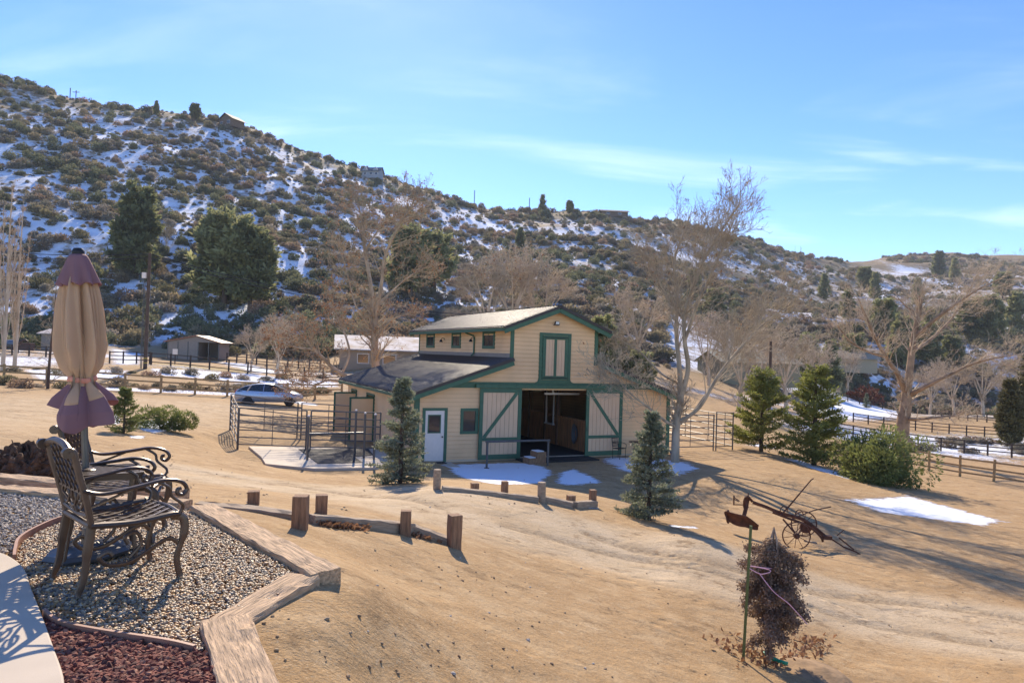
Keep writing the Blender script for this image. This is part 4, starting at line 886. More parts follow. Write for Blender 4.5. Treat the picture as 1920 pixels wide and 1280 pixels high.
def branch_rec(S, tips, p, d, L, r, lev, maxlev, dens, ang, trop, rmin):
    n = 4 if lev < 2 else 3; st = L/n; pts = [p]; dd = d.copy(); r0 = r; rad = [r]
    for i in range(n):
        dd = dd+rng.normal(0,.13,3)+np.array([0,0,trop]); dd /= np.linalg.norm(dd); q = pts[-1]+dd*st; r1 = max(rmin, r*(1-.75*(i+1)/n)); S.append((*pts[-1],*q,rad[-1],r1)); pts.append(q); rad.append(r1)
    tips.append(pts[-1])
    if lev >= maxlev: return
    nc = max(2, int(dens[lev]*rng.uniform(.75,1.25)))
    for k in range(nc):
        t = rng.uniform(.2,1) if k else .97; f = t*n; i = min(int(f), n-1); b = pts[i]+(pts[i+1]-pts[i])*(f-i); dv = pts[i+1]-pts[i]; dv /= np.linalg.norm(dv)
        ax = np.cross(dv, rng.normal(0,1,3)); ax /= np.linalg.norm(ax); an = rng.uniform(*ang); nd = dv*math.cos(an)+ax*math.sin(an)
        branch_rec(S, tips, b, nd, L*rng.uniform(.45,.8)*(1.1-.4*t), max(rmin, (rad[i]*(1-f+i)+rad[i+1]*(f-i))*.6), lev+1, maxlev, dens, ang, trop, rmin)
def bare_tree(name, base, limbs, label, group=None, dens=(7,6,5), maxlev=3, kidlen=.42, rmin=.007, bark=M_bark, twig=M_twig, leaves=0, leafmat=M_deadleaf, nk=1.5, trop=.05, ang=(.45,.95), cat='tree', start=.3, leafsz=.07):
    """limbs: list of (points, r0, r1), points relative to the base"""
    thick, thin, tips = [], [], []
    for pts, r0, r1 in limbs:
        P = [np.array(p) for p in spline(pts, 6)]; n = len(P)-1; tot = sum(np.linalg.norm(P[i+1]-P[i]) for i in range(n))
        for i in range(n): thick.append((*P[i],*P[i+1],r0+(r1-r0)*i/n,r0+(r1-r0)*(i+1)/n))
        for k in range(int(tot*nk)+2):
            t = start+(1-start)*rng.random()**.55; i = min(int(t*n), n-1); dv = P[i+1]-P[i]; dv /= np.linalg.norm(dv)+1e-9; ax = np.cross(dv, rng.normal(0,1,3)); ax /= np.linalg.norm(ax)+1e-9; an = rng.uniform(*ang)
            branch_rec(thin, tips, P[i], dv*math.cos(an)+ax*math.sin(an), min(tot,5.5)*kidlen*rng.uniform(.5,1.1)*(1.05-.4*t), max(rmin,(r0+(r1-r0)*t)*.34), 3-maxlev+0, 3, dens, ang, trop, rmin)
        branch_rec(thin, tips, P[-1], (P[-1]-P[-2])/np.linalg.norm(P[-1]-P[-2]), min(tot,5.5)*kidlen*.5, r1, 3-maxlev, 3, dens, ang, trop, rmin)
    t = empty(name, base, 0, label, cat, group)
    obj('trunk', seg_mesh('trunk', thick, bark, 9), t); obj('crown', seg_mesh('crown', thin, twig, 3), t)
    if leaves:
        T = np.array(tips); T = T[rng.choice(len(T), min(len(T), leaves), leaves > len(T))]; V, Fc = diamonds(T+rng.normal(0,.05,T.shape), rng.normal(0,1,T.shape)-np.array([0,0,.6]), rng.uniform(.7,1.4,len(T))*leafsz*1.6, rng.uniform(.3,.6,len(T))*leafsz)
        obj('dead_leaves', mesh_np('dead_leaves', V, Fc, leafmat), t)
    return t
def rel(base, pts, Y):  # pixel polyline at forward distance Y -> points relative to the base
    out = []
    for p in pts: q = at(p[0], p[1], Y+(p[2] if len(p) > 2 else 0)); out.append(tuple(q-base))
    return out
def conifer_meshes(h, rad, seed, needles, nl, nw, whorl=.22, per=7, droop=-.15, low=.06, shape=.85, dens=1.0, bark=M_darkbark, tuft=9, lean=0):
    global rng; keep = rng; rng = np.random.default_rng(seed); S = [(0,0,-.1,lean*h*.5,0,h*.5,.028*h,.018*h),(lean*h*.5,0,h*.5,lean*h,0,h*.985,.018*h,.004*h)]; P, Dv = [], []
    z = low*h
    while z < h*.97:
        t = (z-low*h)/(h*(1-low)); L0 = rad*(1-t)**shape*(1 if t > .07 else .8)+.02*h
        for k in range(per):
            a = rng.uniform(0,6.283); L = L0*rng.uniform(.68,1.12); e = droop*(1-t)+.55*t+rng.normal(0,.08); d = np.array([math.cos(a)*math.cos(e), math.sin(a)*math.cos(e), math.sin(e)]); b0 = np.array([lean*z,0,z+rng.uniform(-.5,.5)*whorl]); n = max(3, int(L/.16)); p = b0.copy(); dd = d.copy()
            for i in range(n):
                dd = dd+np.array([0,0,.035]); dd /= np.linalg.norm(dd); q = p+dd*L/n; S.append((*p,*q,.012*L*(1-i/n)+.003,.012*L*(1-(i+1)/n)+.003)); f = (i+.5)/n
                m_ = int(tuft*dens*(.45+f)); 
                for j in range(2):
                    tl = (.34*L*(1-f)+nl*1.1)*rng.uniform(.6,1.1); sd = np.cross(dd, [0,0,1.]); sd /= np.linalg.norm(sd)+1e-9; td = dd*.75+sd*(1 if j else -1)*.8+np.array([0,0,rng.normal(0,.14)]); td /= np.linalg.norm(td)
                    mm = max(2, int(m_*(.6+tl/nl*.28))); u = rng.random((mm,1)); P.append(p+(q-p)*rng.random((mm,1))+td*u*tl); Dv.append(td*.55+rng.normal(0,.42,(mm,3))+np.array([0,0,.1]))
                P.append(p+(q-p)*rng.random((m_,1))); Dv.append(dd*.6+rng.normal(0,.45,(m_,3))); p = q
        z += whorl*(1-.35*t)
    P = np.concatenate(P); Dv = np.concatenate(Dv); n = len(P); V, Fc = diamonds(P, Dv, nl*rng.uniform(.7,1.3,n), nw*rng.uniform(.7,1.3,n)); rng = keep
    return seg_mesh('trunk', S, bark, 6), mesh_np('crown', V, Fc, needles)
def conifer(name, loc, meshes, label, group=None, s=1, rz=0, sx=1):
    t = empty(name, loc, rz, label, 'tree', group); obj('trunk', meshes[0], t); obj('crown', meshes[1], t); t.scale = (s*sx,s*sx,s); return t
def cloud(n, rx, ry, rz_, seed, hollow=.55, lobes=7, ln=.12, wd=.05, up=.3, flat=True, spread=1.0):
    """bushy foliage: leaf faces on a cluster of lobes"""
    r_ = np.random.default_rng(seed); C = r_.normal(0,1,(lobes,3)); C /= np.linalg.norm(C,axis=1,keepdims=True); C[:,2] = np.abs(C[:,2])*.9; C *= r_.uniform(.35,.72*spread,(lobes,1)); sr = r_.uniform(.32,.55,lobes)/spread**1.4
    k = r_.integers(0,lobes,n); q = r_.normal(0,1,(n,3)); q /= np.linalg.norm(q,axis=1,keepdims=True); P = C[k]+q*(sr[k]*r_.uniform(hollow,1.0,n)**.5)[:,None]; P[:,2] = np.abs(P[:,2])
    Dn = q+np.array([0,0,up])+r_.normal(0,.45,(n,3)); P = P*np.array([rx,ry,rz_]); return diamonds(P, Dn, ln*r_.uniform(.6,1.4,n), wd*r_.uniform(.6,1.4,n))

# ------------------------------------------------------------------ trees near the barn
b = hit(750,906); M1 = conifer_meshes(2.75,.80,11,M_spruce,.085,.016,whorl=.23,per=11,droop=-.16,low=.03,shape=.85,tuft=12)
conifer('blue_spruce', b, M1, 'blue-green young spruce at the barn left front corner')
b = hit(1216,974); M2 = conifer_meshes(2.5,.82,12,M_spruce,.085,.016,whorl=.23,per=11,droop=-.12,low=.03,shape=.8,tuft=12)
conifer('blue_spruce', b, M2, 'blue-green young spruce before the barn right half')
b = hit(1427,846); M3 = conifer_meshes(4.3,1.75,13,M_pine,.19,.028,whorl=.36,per=8,droop=.0,low=.10,shape=.5,tuft=7)
conifer('pine_tree', b, M3, 'sunlit green pine just right of the corral gate')
b = hit(1526,872); M4 = conifer_meshes(4.9,1.75,14,M_pine,.19,.028,whorl=.34,per=8,droop=.02,low=.05,shape=.62,tuft=7)
conifer('pine_tree', b, M4, 'bright green full pine between the corral pine and the juniper')
b = hit(232,812); M5 = conifer_meshes(1.55,.62,15,M_juniper,.08,.014,whorl=.13,per=8,droop=.1,low=.02,shape=.7,tuft=8)
conifer('small_spruce', b, M5, 'small olive spruce beside the snowy juniper mound left of the pen')
def bush(name, loc, n, dims, seed, m, label, cat='shrub', group=None, ln=.12, wd=.03, lobes=9, rz=0, stems=6):
    t = empty(name, loc, rz, label, cat, group); V, Fc = cloud(n, *dims, seed, ln=ln, wd=wd, lobes=lobes, spread=1.16 if lobes > 9 else 1); obj('foliage', mesh_np('foliage', V, Fc, m), t)
    r_ = np.random.default_rng(seed); S = []
    for k in range(stems):
        a = r_.uniform(0,6.28); e = np.array([dims[0]*.55*math.cos(a), dims[1]*.55*math.sin(a), dims[2]*.6]); S += [(0,0,-.1,*(e*.5),.03*dims[2],.02*dims[2]),(*(e*.5),*e,.02*dims[2],.006)]
    obj('stems', seg_mesh('stems', S, M_darkbark, 5), t); return t
p = hit(1672,912); p.y += 1.0
bush('juniper_shrub', p, 15000, (2.1,1.9,2.75), 31, M_juniper, 'large sprawling green juniper on the crest of the dirt mound', ln=.17, wd=.028, lobes=30)
p = hit(292,806); p.y += .6
bush('juniper_shrub', p, 6500, (1.15,1.0,1.0), 32, M_juniper, 'low green juniper mound with snow at its foot left of the pen', ln=.10, wd=.018, lobes=10)
# dead staked conifer
b = hit(1440,1238)
t = empty('dead_conifer', b, 0, 'dead brown young conifer tied to a green stake', 'tree')
r_ = np.random.default_rng(5); S = [(0,0,-.05,.02,0,.8,.028,.02),(.02,0,.8,.03,0,1.5,.02,.006)]; P, Dv = [], []
for k in range(80):
    z = r_.uniform(.25,1.42); a = r_.uniform(0,6.28); L = .37*min(1,(1.52-z)/.25)**.7*(.5+.5*min(1,(z-.1)/.5))*r_.uniform(.4,1.35); d = np.array([math.cos(a)*.8, math.sin(a)*.8, r_.uniform(-.8,.0)]); q = np.array([.02,0,z])+d*L; S.append((.02,0,z,*q,.006,.002)); m_ = int(480*L/.35)
    u = r_.random((m_,1))**.6; P.append(np.array([.02,0,z])+d*L*u+r_.normal(0,.03,(m_,3))); Dv.append(d*.6+r_.normal(0,.6,(m_,3)))
for k in range(16): # pale bare stems bunched at the top
    a = r_.uniform(0,6.28); q = np.array([.10*math.cos(a), .10*math.sin(a), r_.uniform(1.05,1.25)]); S += [(.03,0,1.56,.03+.04*math.cos(a),.04*math.sin(a),1.4,.006,.009),(.03+.04*math.cos(a),.04*math.sin(a),1.4,*q,.009,.005)]
obj('trunk', seg_mesh('trunk', S, mat('dead_stem', (.34,.25,.18), .9), 5), t); P = np.concatenate(P); Dv = np.concatenate(Dv); V, Fc = diamonds(P, Dv, .035*r_.uniform(.6,1.4,len(P)), .009*r_.uniform(.6,1.4,len(P))); obj('crown', mesh_np('crown', V, Fc, M_deadconifer), t)
sp = hit(1393,1238); top = at(1408,985,sp.y); st = MB().tube([sp-Vector((0,0,.1)), top], .017, 8).build('garden_stake', M_stake, None, True); tag(st, 'thin green garden stake beside the dead conifer', 'stake')
tw = MB(); q = sp.lerp(top,.70); c_ = b+Vector((0,0,1.08))
tw.tube(spline([q, q.lerp(c_,.5)+Vector((0,-.08,.02)), c_+Vector((.03,-.12,.03))],6), .005, 5).tube(spline([q+Vector((0,0,-.02)), q+Vector((.10,-.12,-.05)), q+Vector((.2,-.14,0)), q+Vector((.02,-.02,.01))],6), .005, 5).tube(spline([q+Vector((.08,-.12,-.04)), q+Vector((.2,-.24,-.2)), q+Vector((.36,-.3,-.32)), q+Vector((.55,-.32,-.52))],6), .005, 5)
tag(tw.build('string', M_rope), 'pink string tied from the stake round the dead conifer', 'string')
gr = MB().tube(spline([b+Vector((-.05,-.04,.10)), b+Vector((.03,-.09,.06)), b+Vector((.12,-.12,.04)), b+Vector((.19,-.10,.015))],5), .022, 6, flat=.35).tube([b+Vector((.045*math.cos(a),.045*math.sin(a),.09)) for a in np.linspace(0,6.28,12)], .012, 5, False); tag(gr.build('ribbon', M_greenrib), 'green plastic ribbon at the foot of the dead conifer', 'ribbon')
mo = hit(1560,1262); me = MB().lathe([(.6,-.10),(.48,-.01),(.3,.035),(.12,.05),(0,.052)], (0,0,0), 20).build('dirt_mound', mat('dark_soil', (.30,.19,.095), .95, var=.35, scale=6, bump=.8, bscale=12), None, True); me.location = (b.x+.35,b.y-.15,b.z-.06); tag(me, 'low dark soil mound round the dead conifer', kind='structure')
# big bare sycamore right of the barn
Y = 30.2; b = hit(1266,866); Y = b.y
LR = lambda pts: rel(b, pts, Y)
bare_tree('sycamore_tree', b, [
    (LR([(1266,872),(1267,820),(1270,780),(1277,740)]), .19,.14),
    (LR([(1277,745),(1274,690),(1268,620),(1270,545,.3),(1264,490,.6),(1285,430,1)]), .12,.04),
    (LR([(1277,745),(1290,690),(1284,640,-.3),(1284,590,-.5),(1302,530,-.8),(1335,460,-1),(1385,385,-1)]), .12,.03),
    (LR([(1284,640,-.3),(1312,560,-1.2),(1345,490,-2),(1365,440,-2.5)]), .07,.03),
    (LR([(1272,790),(1310,765,-.6),(1350,700,-1.2),(1400,640,-1.5),(1440,600,-1.8),(1470,580,-2)]), .09,.025),
    (LR([(1272,795),(1300,772,.4),(1330,730,1),(1372,670,1.6),(1420,625,2)]), .09,.03),
    (LR([(1266,800),(1246,788,-1),(1218,765,-1.8),(1185,740,-2.2),(1150,705,-2.4)]), .07,.02),
    (LR([(1276,720),(1240,700,1),(1200,660,1.6),(1165,640,2)]), .06,.02),
    (LR([(1282,600),(1255,560,.5),(1225,520,.8),(1200,470,1)]), .06,.02)],
    'tall bare multi-stemmed sycamore at the barn right corner', dens=(4,4,3), nk=7, leaves=260, kidlen=.40, start=.25, trop=.10, rmin=.006)
# sycamore behind the barn's left wing
Y = 47; b = at(706,708,Y); b.z = gz(b.x, b.y); LR = lambda pts: rel(b, pts, Y)
zb = proj(b.x,b.y,b.z)[1]
bare_tree('sycamore_tree', b, [
    (LR([(704,zb),(704,690),(702,640),(702,590)]), .30,.22),
    (LR([(702,600),(696,540),(684,470,.5),(680,420,.8),(668,370,1)]), .17,.04),
    (LR([(702,600),(714,540,-.5),(722,480,-1),(745,430,-1.5),(775,380,-2)]), .15,.04),
    (LR([(704,580),(730,550,1),(765,520,1.5),(800,500,2)]), .09,.03),
    (LR([(700,620),(670,580,-1),(655,530,-1),(640,470,-1)]), .08,.025),
    (LR([(703,640),(735,600,-1),(780,585,-1.5)]), .07,.025),
    (LR([(684,470,.5),(710,430,0),(735,395,0)]), .07,.025)],
    'tall bare sycamore with a few brown leaves behind the barn left wing', dens=(4,4,3), nk=5.5, leaves=1600, kidlen=.42, trop=.06, leafsz=.09)
b = hit(672,728); b = Vector((at(665,728,46).x, 46, 0)); b.z = gz(b.x,b.y); LR = lambda pts: rel(b, pts, 46); zb = proj(b.x,b.y,b.z)[1]
bare_tree('leaning_tree', b, [
    (LR([(668,zb),(655,715),(625,690,-.3),(590,655,-.6),(560,620,-1)]), .20,.06),
    (LR([(640,702),(655,660,.5),(640,610,.6),(620,570,.8)]), .10,.03),
    (LR([(590,655,-.6),(550,650,-1),(510,635,-1.4)]), .08,.03),
    (LR([(660,722),(620,712,-1),(585,722,-1.5),(545,715,-2)]), .09,.03)],
    'low leaning bare tree with brown leaves left of the barn roof', dens=(4,4,3), nk=5, leaves=1800, kidlen=.42, trop=.05, leafsz=.09)
# cottonwood on the right
Y = 51; b = at(1690,840,Y); b.z = gz(b.x,b.y); LR = lambda pts: rel(b, pts, Y); zb = proj(b.x,b.y,b.z)[1]
bare_tree('cottonwood_tree', b, [
    (LR([(1690,zb),(1692,800),(1698,760),(1700,735)]), .52,.34),
    (LR([(1700,740),(1706,690),(1712,640),(1722,590),(1726,556)]), .30,.13),
    (LR([(1700,740),(1686,705,-.5),(1660,668,-1),(1640,630,-1.5),(1622,590,-1.8),(1610,560,-2)]), .20,.04),
    (LR([(1716,632),(1745,605,-1),(1785,575,-2),(1830,545,-2.6),(1880,520,-3)]), .17,.03),
    (LR([(1713,655),(1740,640,1),(1778,605,2),(1808,560,2.5),(1835,510,3)]), .15,.03),
    (LR([(1704,742),(1735,725,-1.5),(1775,705,-2.6),(1830,680,-3.5),(1900,665,-4.5)]), .17,.03),
    (LR([(1700,785),(1730,785,-2),(1775,780,-3),(1800,778,-3.4)]), .12,.03),
    (LR([(1660,668,-1),(1630,660,-2),(1595,640,-2.6),(1570,610,-3)]), .10,.03),
    (LR([(1722,590),(1700,575,1),(1685,560,1.4)]), .08,.03)],
    'pale bare cottonwood with a broken top on the right', dens=(4,4,3), nk=4.5, kidlen=.42, rmin=.007, bark=mat('cottonwood_bark', (.33,.225,.14), .95, var=.4, scale=2, bump=.7, bscale=6), twig=M_twigpale, trop=.07, start=.25)
# poplars at the left edge
for i, (px, h, Yp) in enumerate(((4,15,56),(26,13.5,58),(-25,15,57))):
    q = at(px,705,Yp); q.z = gz(q.x,q.y)
    bare_tree('poplar_tree', q, [([(0,0,-.2),(.1,0,h*.3),(.0,.1,h*.65),(.15,0,h)], .17,.02)]+[([(0,0,h*.04*k),(.35*math.cos(k*2.4),.35*math.sin(k*2.4),h*(.04*k+.15)),(.75*math.cos(k*2.4),.75*math.sin(k*2.4),h*(.05*k+.42))], .05,.015) for k in range(1,10)],
        ['tall slim bare poplar at the left edge, middle of three','slim bare poplar at the left edge, nearest the umbrella','tall slim bare poplar cut by the left frame edge'][i], 'bare poplars at the left edge', dens=(5,4,4), maxlev=2, kidlen=.13, ang=(.2,.5), trop=.25, nk=3.2, twig=M_twigpale, bark=M_twigpale, leaves=200)
q = at(90,716,43.5); q.z = gz(q.x,q.y)
bare_tree('thin_tree', q, [([(0,0,-.1),(.05,0,2),(.1,.1,4),(.25,0,6.2)], .10,.02)], 'thin bare young tree at the left rail fence', dens=(4,4,3), maxlev=2, kidlen=.22, nk=5, ang=(.9,1.4), trop=.05, bark=M_darkbark, start=.12)
# background bare trees (three builds, copied)
protos = []
for k in range(3):
    r_ = np.random.default_rng(60+k); lim = [([(0,0,-.3),(.1,0,1.2),(.2,.1,2.4)], .22,.15)]
    for j in range(6): a = j*1.05+r_.uniform(-.3,.3); s = r_.uniform(1.2,2.6); lim.append(([(.2,.1,2.0+.15*j),(.2+s*.5*math.cos(a),s*.5*math.sin(a),3.6+.3*j),(.2+s*math.cos(a),s*math.sin(a),5.6+r_.uniform(0,1.8))], .09,.02))
    rng = np.random.default_rng(90+k); protos.append(lim)
BT = [(905,660,100,1.6,'pale bare tree behind the barn upper roof, left one'),(960,655,104,1.9,'pale bare tree behind the barn ridge'),(1025,652,108,1.7,'pale bare tree behind the barn ridge, right one'),
      (860,668,92,.8,'small bare tree just left of the barn upper roof'),(520,690,70,.75,'small bare tree beyond the left rail fence, left of the leaning tree'),(470,694,76,.6,'small bare tree beside the loafing shed'),
      (1475,728,84,1.25,'bare tree behind the corral pine'),(1520,715,105,1.1,'bare tree before the dark firs on the right'),(1420,722,80,1.2,'bare tree right of the sycamore by the power pole'),(1385,728,72,1.1,'bare tree just behind the right corral'),
      (1590,690,150,1.15,'bare tree at the foot of the right hill'),(1790,735,105,1.0,'bare tree behind the cottonwood, right one'),(1845,730,100,1.15,'wide bare tree at the far right field edge'),(1745,722,120,1.0,'bare tree behind the cottonwood trunk'),(1890,728,112,.9,'bare tree near the right frame edge'),
      (310,470,0,.8,'bare tree on the hillside between the two left pines'),(1330,700,100,1.3,'bare tree behind the sycamore trunk'),(1200,672,105,1.5,'bare tree behind the barn right slope')]
made = {}
for i, (px, py, Yp, s, lab) in enumerate(BT):
    if Yp: q = at(px, py, Yp); q.z = gz(q.x,q.y)
    else: q = hit(px, py)
    k = i % 3
    if k not in made:
        rng = np.random.default_rng(70+k)
        made[k] = bare_tree('bare_tree', q, protos[k], lab, 'bare trees in the valley', dens=(4,4,3), nk=3.2, kidlen=.42, twig=M_twigpale if k else M_twig, bark=M_twigpale, rmin=.012, leaves=300 if k == 1 else 0, leafsz=.1); o = made[k]
    else:
        src = made[k]; o = src.copy(); COL.objects.link(o); o['label'] = lab; o.location = q
        for ch in src.children: c = ch.copy(); COL.objects.link(c); c.parent = o
    o.rotation_euler = (0,0,i*1.3); o.scale = (s,s,s)
rng = np.random.default_rng(777)
# ------------------------------------------------------------------ hillside pines
PM = [conifer_meshes(12,3.6,41,M_dpine,.75,.16,whorl=1.0,per=7,droop=.05,low=.12,shape=.45,tuft=4,dens=.8), conifer_meshes(11,4.2,42,M_dpine,.8,.17,whorl=1.1,per=7,droop=.15,low=.18,shape=.32,tuft=4,dens=.8), conifer_meshes(12,2.9,43,M_dpine,.7,.15,whorl=.9,per=7,droop=-.05,low=.05,shape=.7,tuft=4,dens=.8)]
HP = [(255,522,168,0,'tall full pine on the left hillside above the power pole'),(420,572,175,1,'broad pine in the left pair on the lower hillside'),(468,580,150,1,'broad pine, right of the left hillside pair'),(770,560,135,1,'broad pine on the hill behind the tall sycamore'),(815,545,110,1,'pine on the hill just right of the sycamore crown'),
      (293,214,26,2,'small pine on the left skyline'),(365,226,32,1,'round pine on the skyline left of the cabin'),(512,258,30,1,'skyline pine, left of the trio'),(530,264,30,2,'skyline pine, middle of the trio'),(548,270,32,2,'skyline pine, right of the trio'),(1017,400,36,2,'lone pointed pine on the central skyline'),(925,388,18,1,'small round tree on the central skyline left of the lone pine'),(1068,400,24,1,'round oak on the central skyline'),(1145,400,30,1,'wide tree beside the skyline ranch'),(1172,402,24,1,'small tree right of the skyline ranch'),
      (1225,408,30,2,'pine on the skyline behind the sycamore crown'),(1552,486,22,1,'left of two round pines on the right skyline'),(1570,487,24,1,'right of two round pines on the right skyline'),(1674,472,14,2,'leftmost small tree on the right knoll'),(1688,472,16,1,'middle tree on the right knoll'),(1703,472,15,2,'rightmost tree on the right knoll'),
      (1512,724,95,0,'dark fir left of the fir pair behind the pines'),(1556,728,92,2,'dark fir right of the fir pair behind the pines'),(1600,700,75,1,'pine at the hill foot left of the cottonwood'),(1655,640,80,1,'large dark pine on the slope left of the cottonwood trunk'),(1690,690,95,0,'dark pine behind the cottonwood trunk'),(1735,690,85,1,'dark pine right of the cottonwood trunk'),(1640,560,50,2,'dark pine high on the slope left of the cottonwood'),(1620,545,45,1,'pine on the slope below the snow meadow'),(1720,570,50,2,'dark pine on the slope right of the cottonwood top'),
      (1760,520,48,0,'pine at the right end of the snow meadow'),(1790,525,42,2,'pine right of the snow meadow'),(1815,640,75,1,'dark pine on the snowy right slope'),(1850,645,90,1,'large dark pine near the right edge'),(1880,560,50,1,'pine on the upper right slope'),(1905,620,70,0,'pine at the right frame edge'),(1545,560,48,2,'pine on the right ridge flank'),(1590,600,55,0,'pine halfway up the right slope'),(975,470,45,2,'dark pine on the central slope'),(1340,600,60,1,'pale pine behind the sycamore stems'),(1300,545,40,1,'pine on the central slope right of the sycamore stem'),
      (1128,700,90,0,'bright green fir behind the barn right gable'),(1160,720,70,0,'green fir behind the barn right roof'),(1200,730,75,1,'green pine behind the barn right eave')]
HP += [(1745,640,60,0,'pine behind the cottonwood right limb'),(1785,690,60,1,'pine at the hill foot right of the cottonwood')]
for px, py, hp, k, lab in HP:
    if py >= 686 and px < 1300: q = at(px, 690, 72); q.z = gz(q.x,q.y); hgt = abs(q.z-at(px, {1128:596,1160:640,1200:655}[px], 72).z)
    else: q = hit(px, py); hgt = hp*q.y/F
    s = hgt/12.0; c = conifer('pine_tree', q-Vector((0,0,.3)), PM[k], lab, 'evergreens on the hills and valley edge', s, px*.7, 1.15 if k == 1 else 1)
q = at(1893,815,66); q.z = gz(q.x,q.y); M6 = conifer_meshes(6.2,1.45,16,mat('cedar_foliage',(.12,.10,.03),.7,var=.4,scale=1,trans=.15),.3,.06,whorl=.3,per=9,droop=.5,low=.02,shape=.6,tuft=5)
conifer('cedar_tree', q, M6, 'olive cone-shaped cedar near the right edge'); q2 = at(1935,800,74); q2.z = gz(q2.x,q2.y); conifer('cedar_tree', q2, M6, 'taller cedar cut by the right frame edge', None, 1.4, 1)
for px, py, Yp, lab in ((1625,752,118,'small blue spruce standing alone in the snow field'),(1580,735,128,'small blue spruce at the far edge of the snow field')):
    q = at(px,py,Yp); q.z = gz(q.x,q.y); conifer('blue_spruce', q, M1, lab, None, .9, 2)
q = at(1615,720,135); q.z = gz(q.x,q.y); bush('red_shrub', q, 2500, (4.2,3,3.2), 51, mat('rusty_leaves', (.22,.07,.03), .8, var=.4, scale=1), 'rust red leafy shrub beyond the snow field', ln=.5, wd=.16)
# ------------------------------------------------------------------ brush on the hillside
protoB = []
for k in range(8):
    V, Fc = cloud(620, 1.0, 1.0, 1.1, 200+k, ln=.24, wd=.06, lobes=8, up=.6); protoB.append(mesh_np('shrub', V, Fc, SHR[(0,1,2,3,0,1,2,0)[k]]))
N0 = 52000; rr = np.sqrt(rng.uniform(100**2, 860**2, N0)); tt_ = rng.uniform(R(-47), R(47), N0); rr = np.where(rng.random(N0) < .45, rng.uniform(100,330,N0), rr)
N1 = 16000; rr = np.concatenate([rr, rng.uniform(270,620,N1)]); tt_ = np.concatenate([tt_, rng.uniform(R(-47), R(40), N1)]); N0 += N1
X_, Y_ = np.sin(tt_)*rr, np.cos(tt_)*rr; Z_ = ground(X_, Y_); nz_ = hillnoise(X_*2.3+11, Y_*2.3); nz_ /= np.abs(nz_).max()
ridge = np.interp(tt_, [math.atan((p-960)/F) for p,_,_,_ in SKY], [at(p,q,y).z for p,q,y,_ in SKY]); crest = sstep(.72,.9,Z_/ridge)
foot = 104+12*np.sin(tt_*9); ok = (rr > foot+np.where(tt_ > .22, 70, 0)) & (rng.random(N0) < .7+.9*nz_) & ((np.arange(N0) < N0-N1) | (crest > rng.random(N0)))
mead = in_poly(X_, Y_, world_poly([(1590,484),(1670,492),(1750,504),(1750,516),(1680,520),(1590,494)])); ok &= ~mead
X_, Y_, Z_, rr = X_[ok], Y_[ok], Z_[ok], rr[ok]; SC = np.where(rng.random(len(X_)) < .72, rng.uniform(.28,.7,len(X_)), rng.uniform(.7,2.1,len(X_)))*(1+rr/900); IDX = rng.integers(0,8,len(X_))
IDX = np.where((hillnoise(X_*.8,Y_*.8) > .6) & (rng.random(len(X_)) < .6), 3, IDX)
order = np.argsort(-SC/rr); big = order[:290]; rest = order[290:]
for i in big:
    o = obj('hillside_shrub', protoB[IDX[i]], None, (X_[i],Y_[i],Z_[i]-.1)); s = SC[i]; o.scale = (s*1.15,s*1.15,s); o.rotation_euler = (0,0,float(rng.uniform(0,6.28))); tag(o, '%s scrub bush on the %s' % (('olive','brown','grey-brown','dark green','olive','brown','grey-brown','olive')[IDX[i]], 'left hillside, left of the utility pole' if X_[i]/Y_[i] < -.52 else 'left hillside between the utility pole and the barn' if X_[i]/Y_[i] < -.13 else 'hillside behind the barn' if X_[i]/Y_[i] < .22 else 'right hillside'), 'shrub', 'scrub bushes on the hillside')
def scatter(name, P, sc, idx, rot, meshes, label):
    """one object whose points carry copies of the shrub meshes"""
    pc = bpy.data.collections.new(name+'_kinds')
    for i, m_ in enumerate(meshes): pc.objects.link(bpy.data.objects.new('%s_kind_%02d' % (name, i), m_))
    me = bpy.data.meshes.new(name); me.vertices.add(len(P)); me.vertices.foreach_set('co', np.asarray(P, np.float32).ravel())
    for nm, ar, ty in (('sc',sc,'FLOAT'),('rot',rot,'FLOAT'),('idx',idx,'INT')): a = me.attributes.new(nm, ty, 'POINT'); a.data.foreach_set('value', np.asarray(ar, np.int32 if ty == 'INT' else np.float32))
    o = tag(obj(name, me), label, kind='stuff'); ng = bpy.data.node_groups.new(name, 'GeometryNodeTree'); ng.interface.new_socket('Geometry', in_out='INPUT', socket_type='NodeSocketGeometry'); ng.interface.new_socket('Geometry', in_out='OUTPUT', socket_type='NodeSocketGeometry')
    N = ng.nodes; L = ng.links; gi = N.new('NodeGroupInput'); go = N.new('NodeGroupOutput'); ip = N.new('GeometryNodeInstanceOnPoints'); ci = N.new('GeometryNodeCollectionInfo'); ci.inputs[0].default_value = pc; ci.inputs['Separate Children'].default_value = True; ci.inputs['Reset Children'].default_value = True
    def na(n_, ty): x = N.new('GeometryNodeInputNamedAttribute'); x.data_type = ty; x.inputs['Name'].default_value = n_; return x.outputs['Attribute']
    cx = N.new('ShaderNodeCombineXYZ'); L.new(na('rot','FLOAT'), cx.inputs[2]); L.new(gi.outputs[0], ip.inputs['Points']); L.new(ci.outputs[0], ip.inputs['Instance']); ip.inputs['Pick Instance'].default_value = True; L.new(na('idx','INT'), ip.inputs['Instance Index']); L.new(cx.outputs[0], ip.inputs['Rotation']); L.new(na('sc','FLOAT'), ip.inputs['Scale']); L.new(ip.outputs[0], go.inputs[0])
    o.modifiers.new('scatter','NODES').node_group = ng; return o
scatter('hillside_brush', np.stack([X_,Y_,Z_-.1],-1)[rest], SC[rest], IDX[rest], rng.uniform(0,6.28,len(rest)), protoB, 'scrub brush covering the snowy hillside')
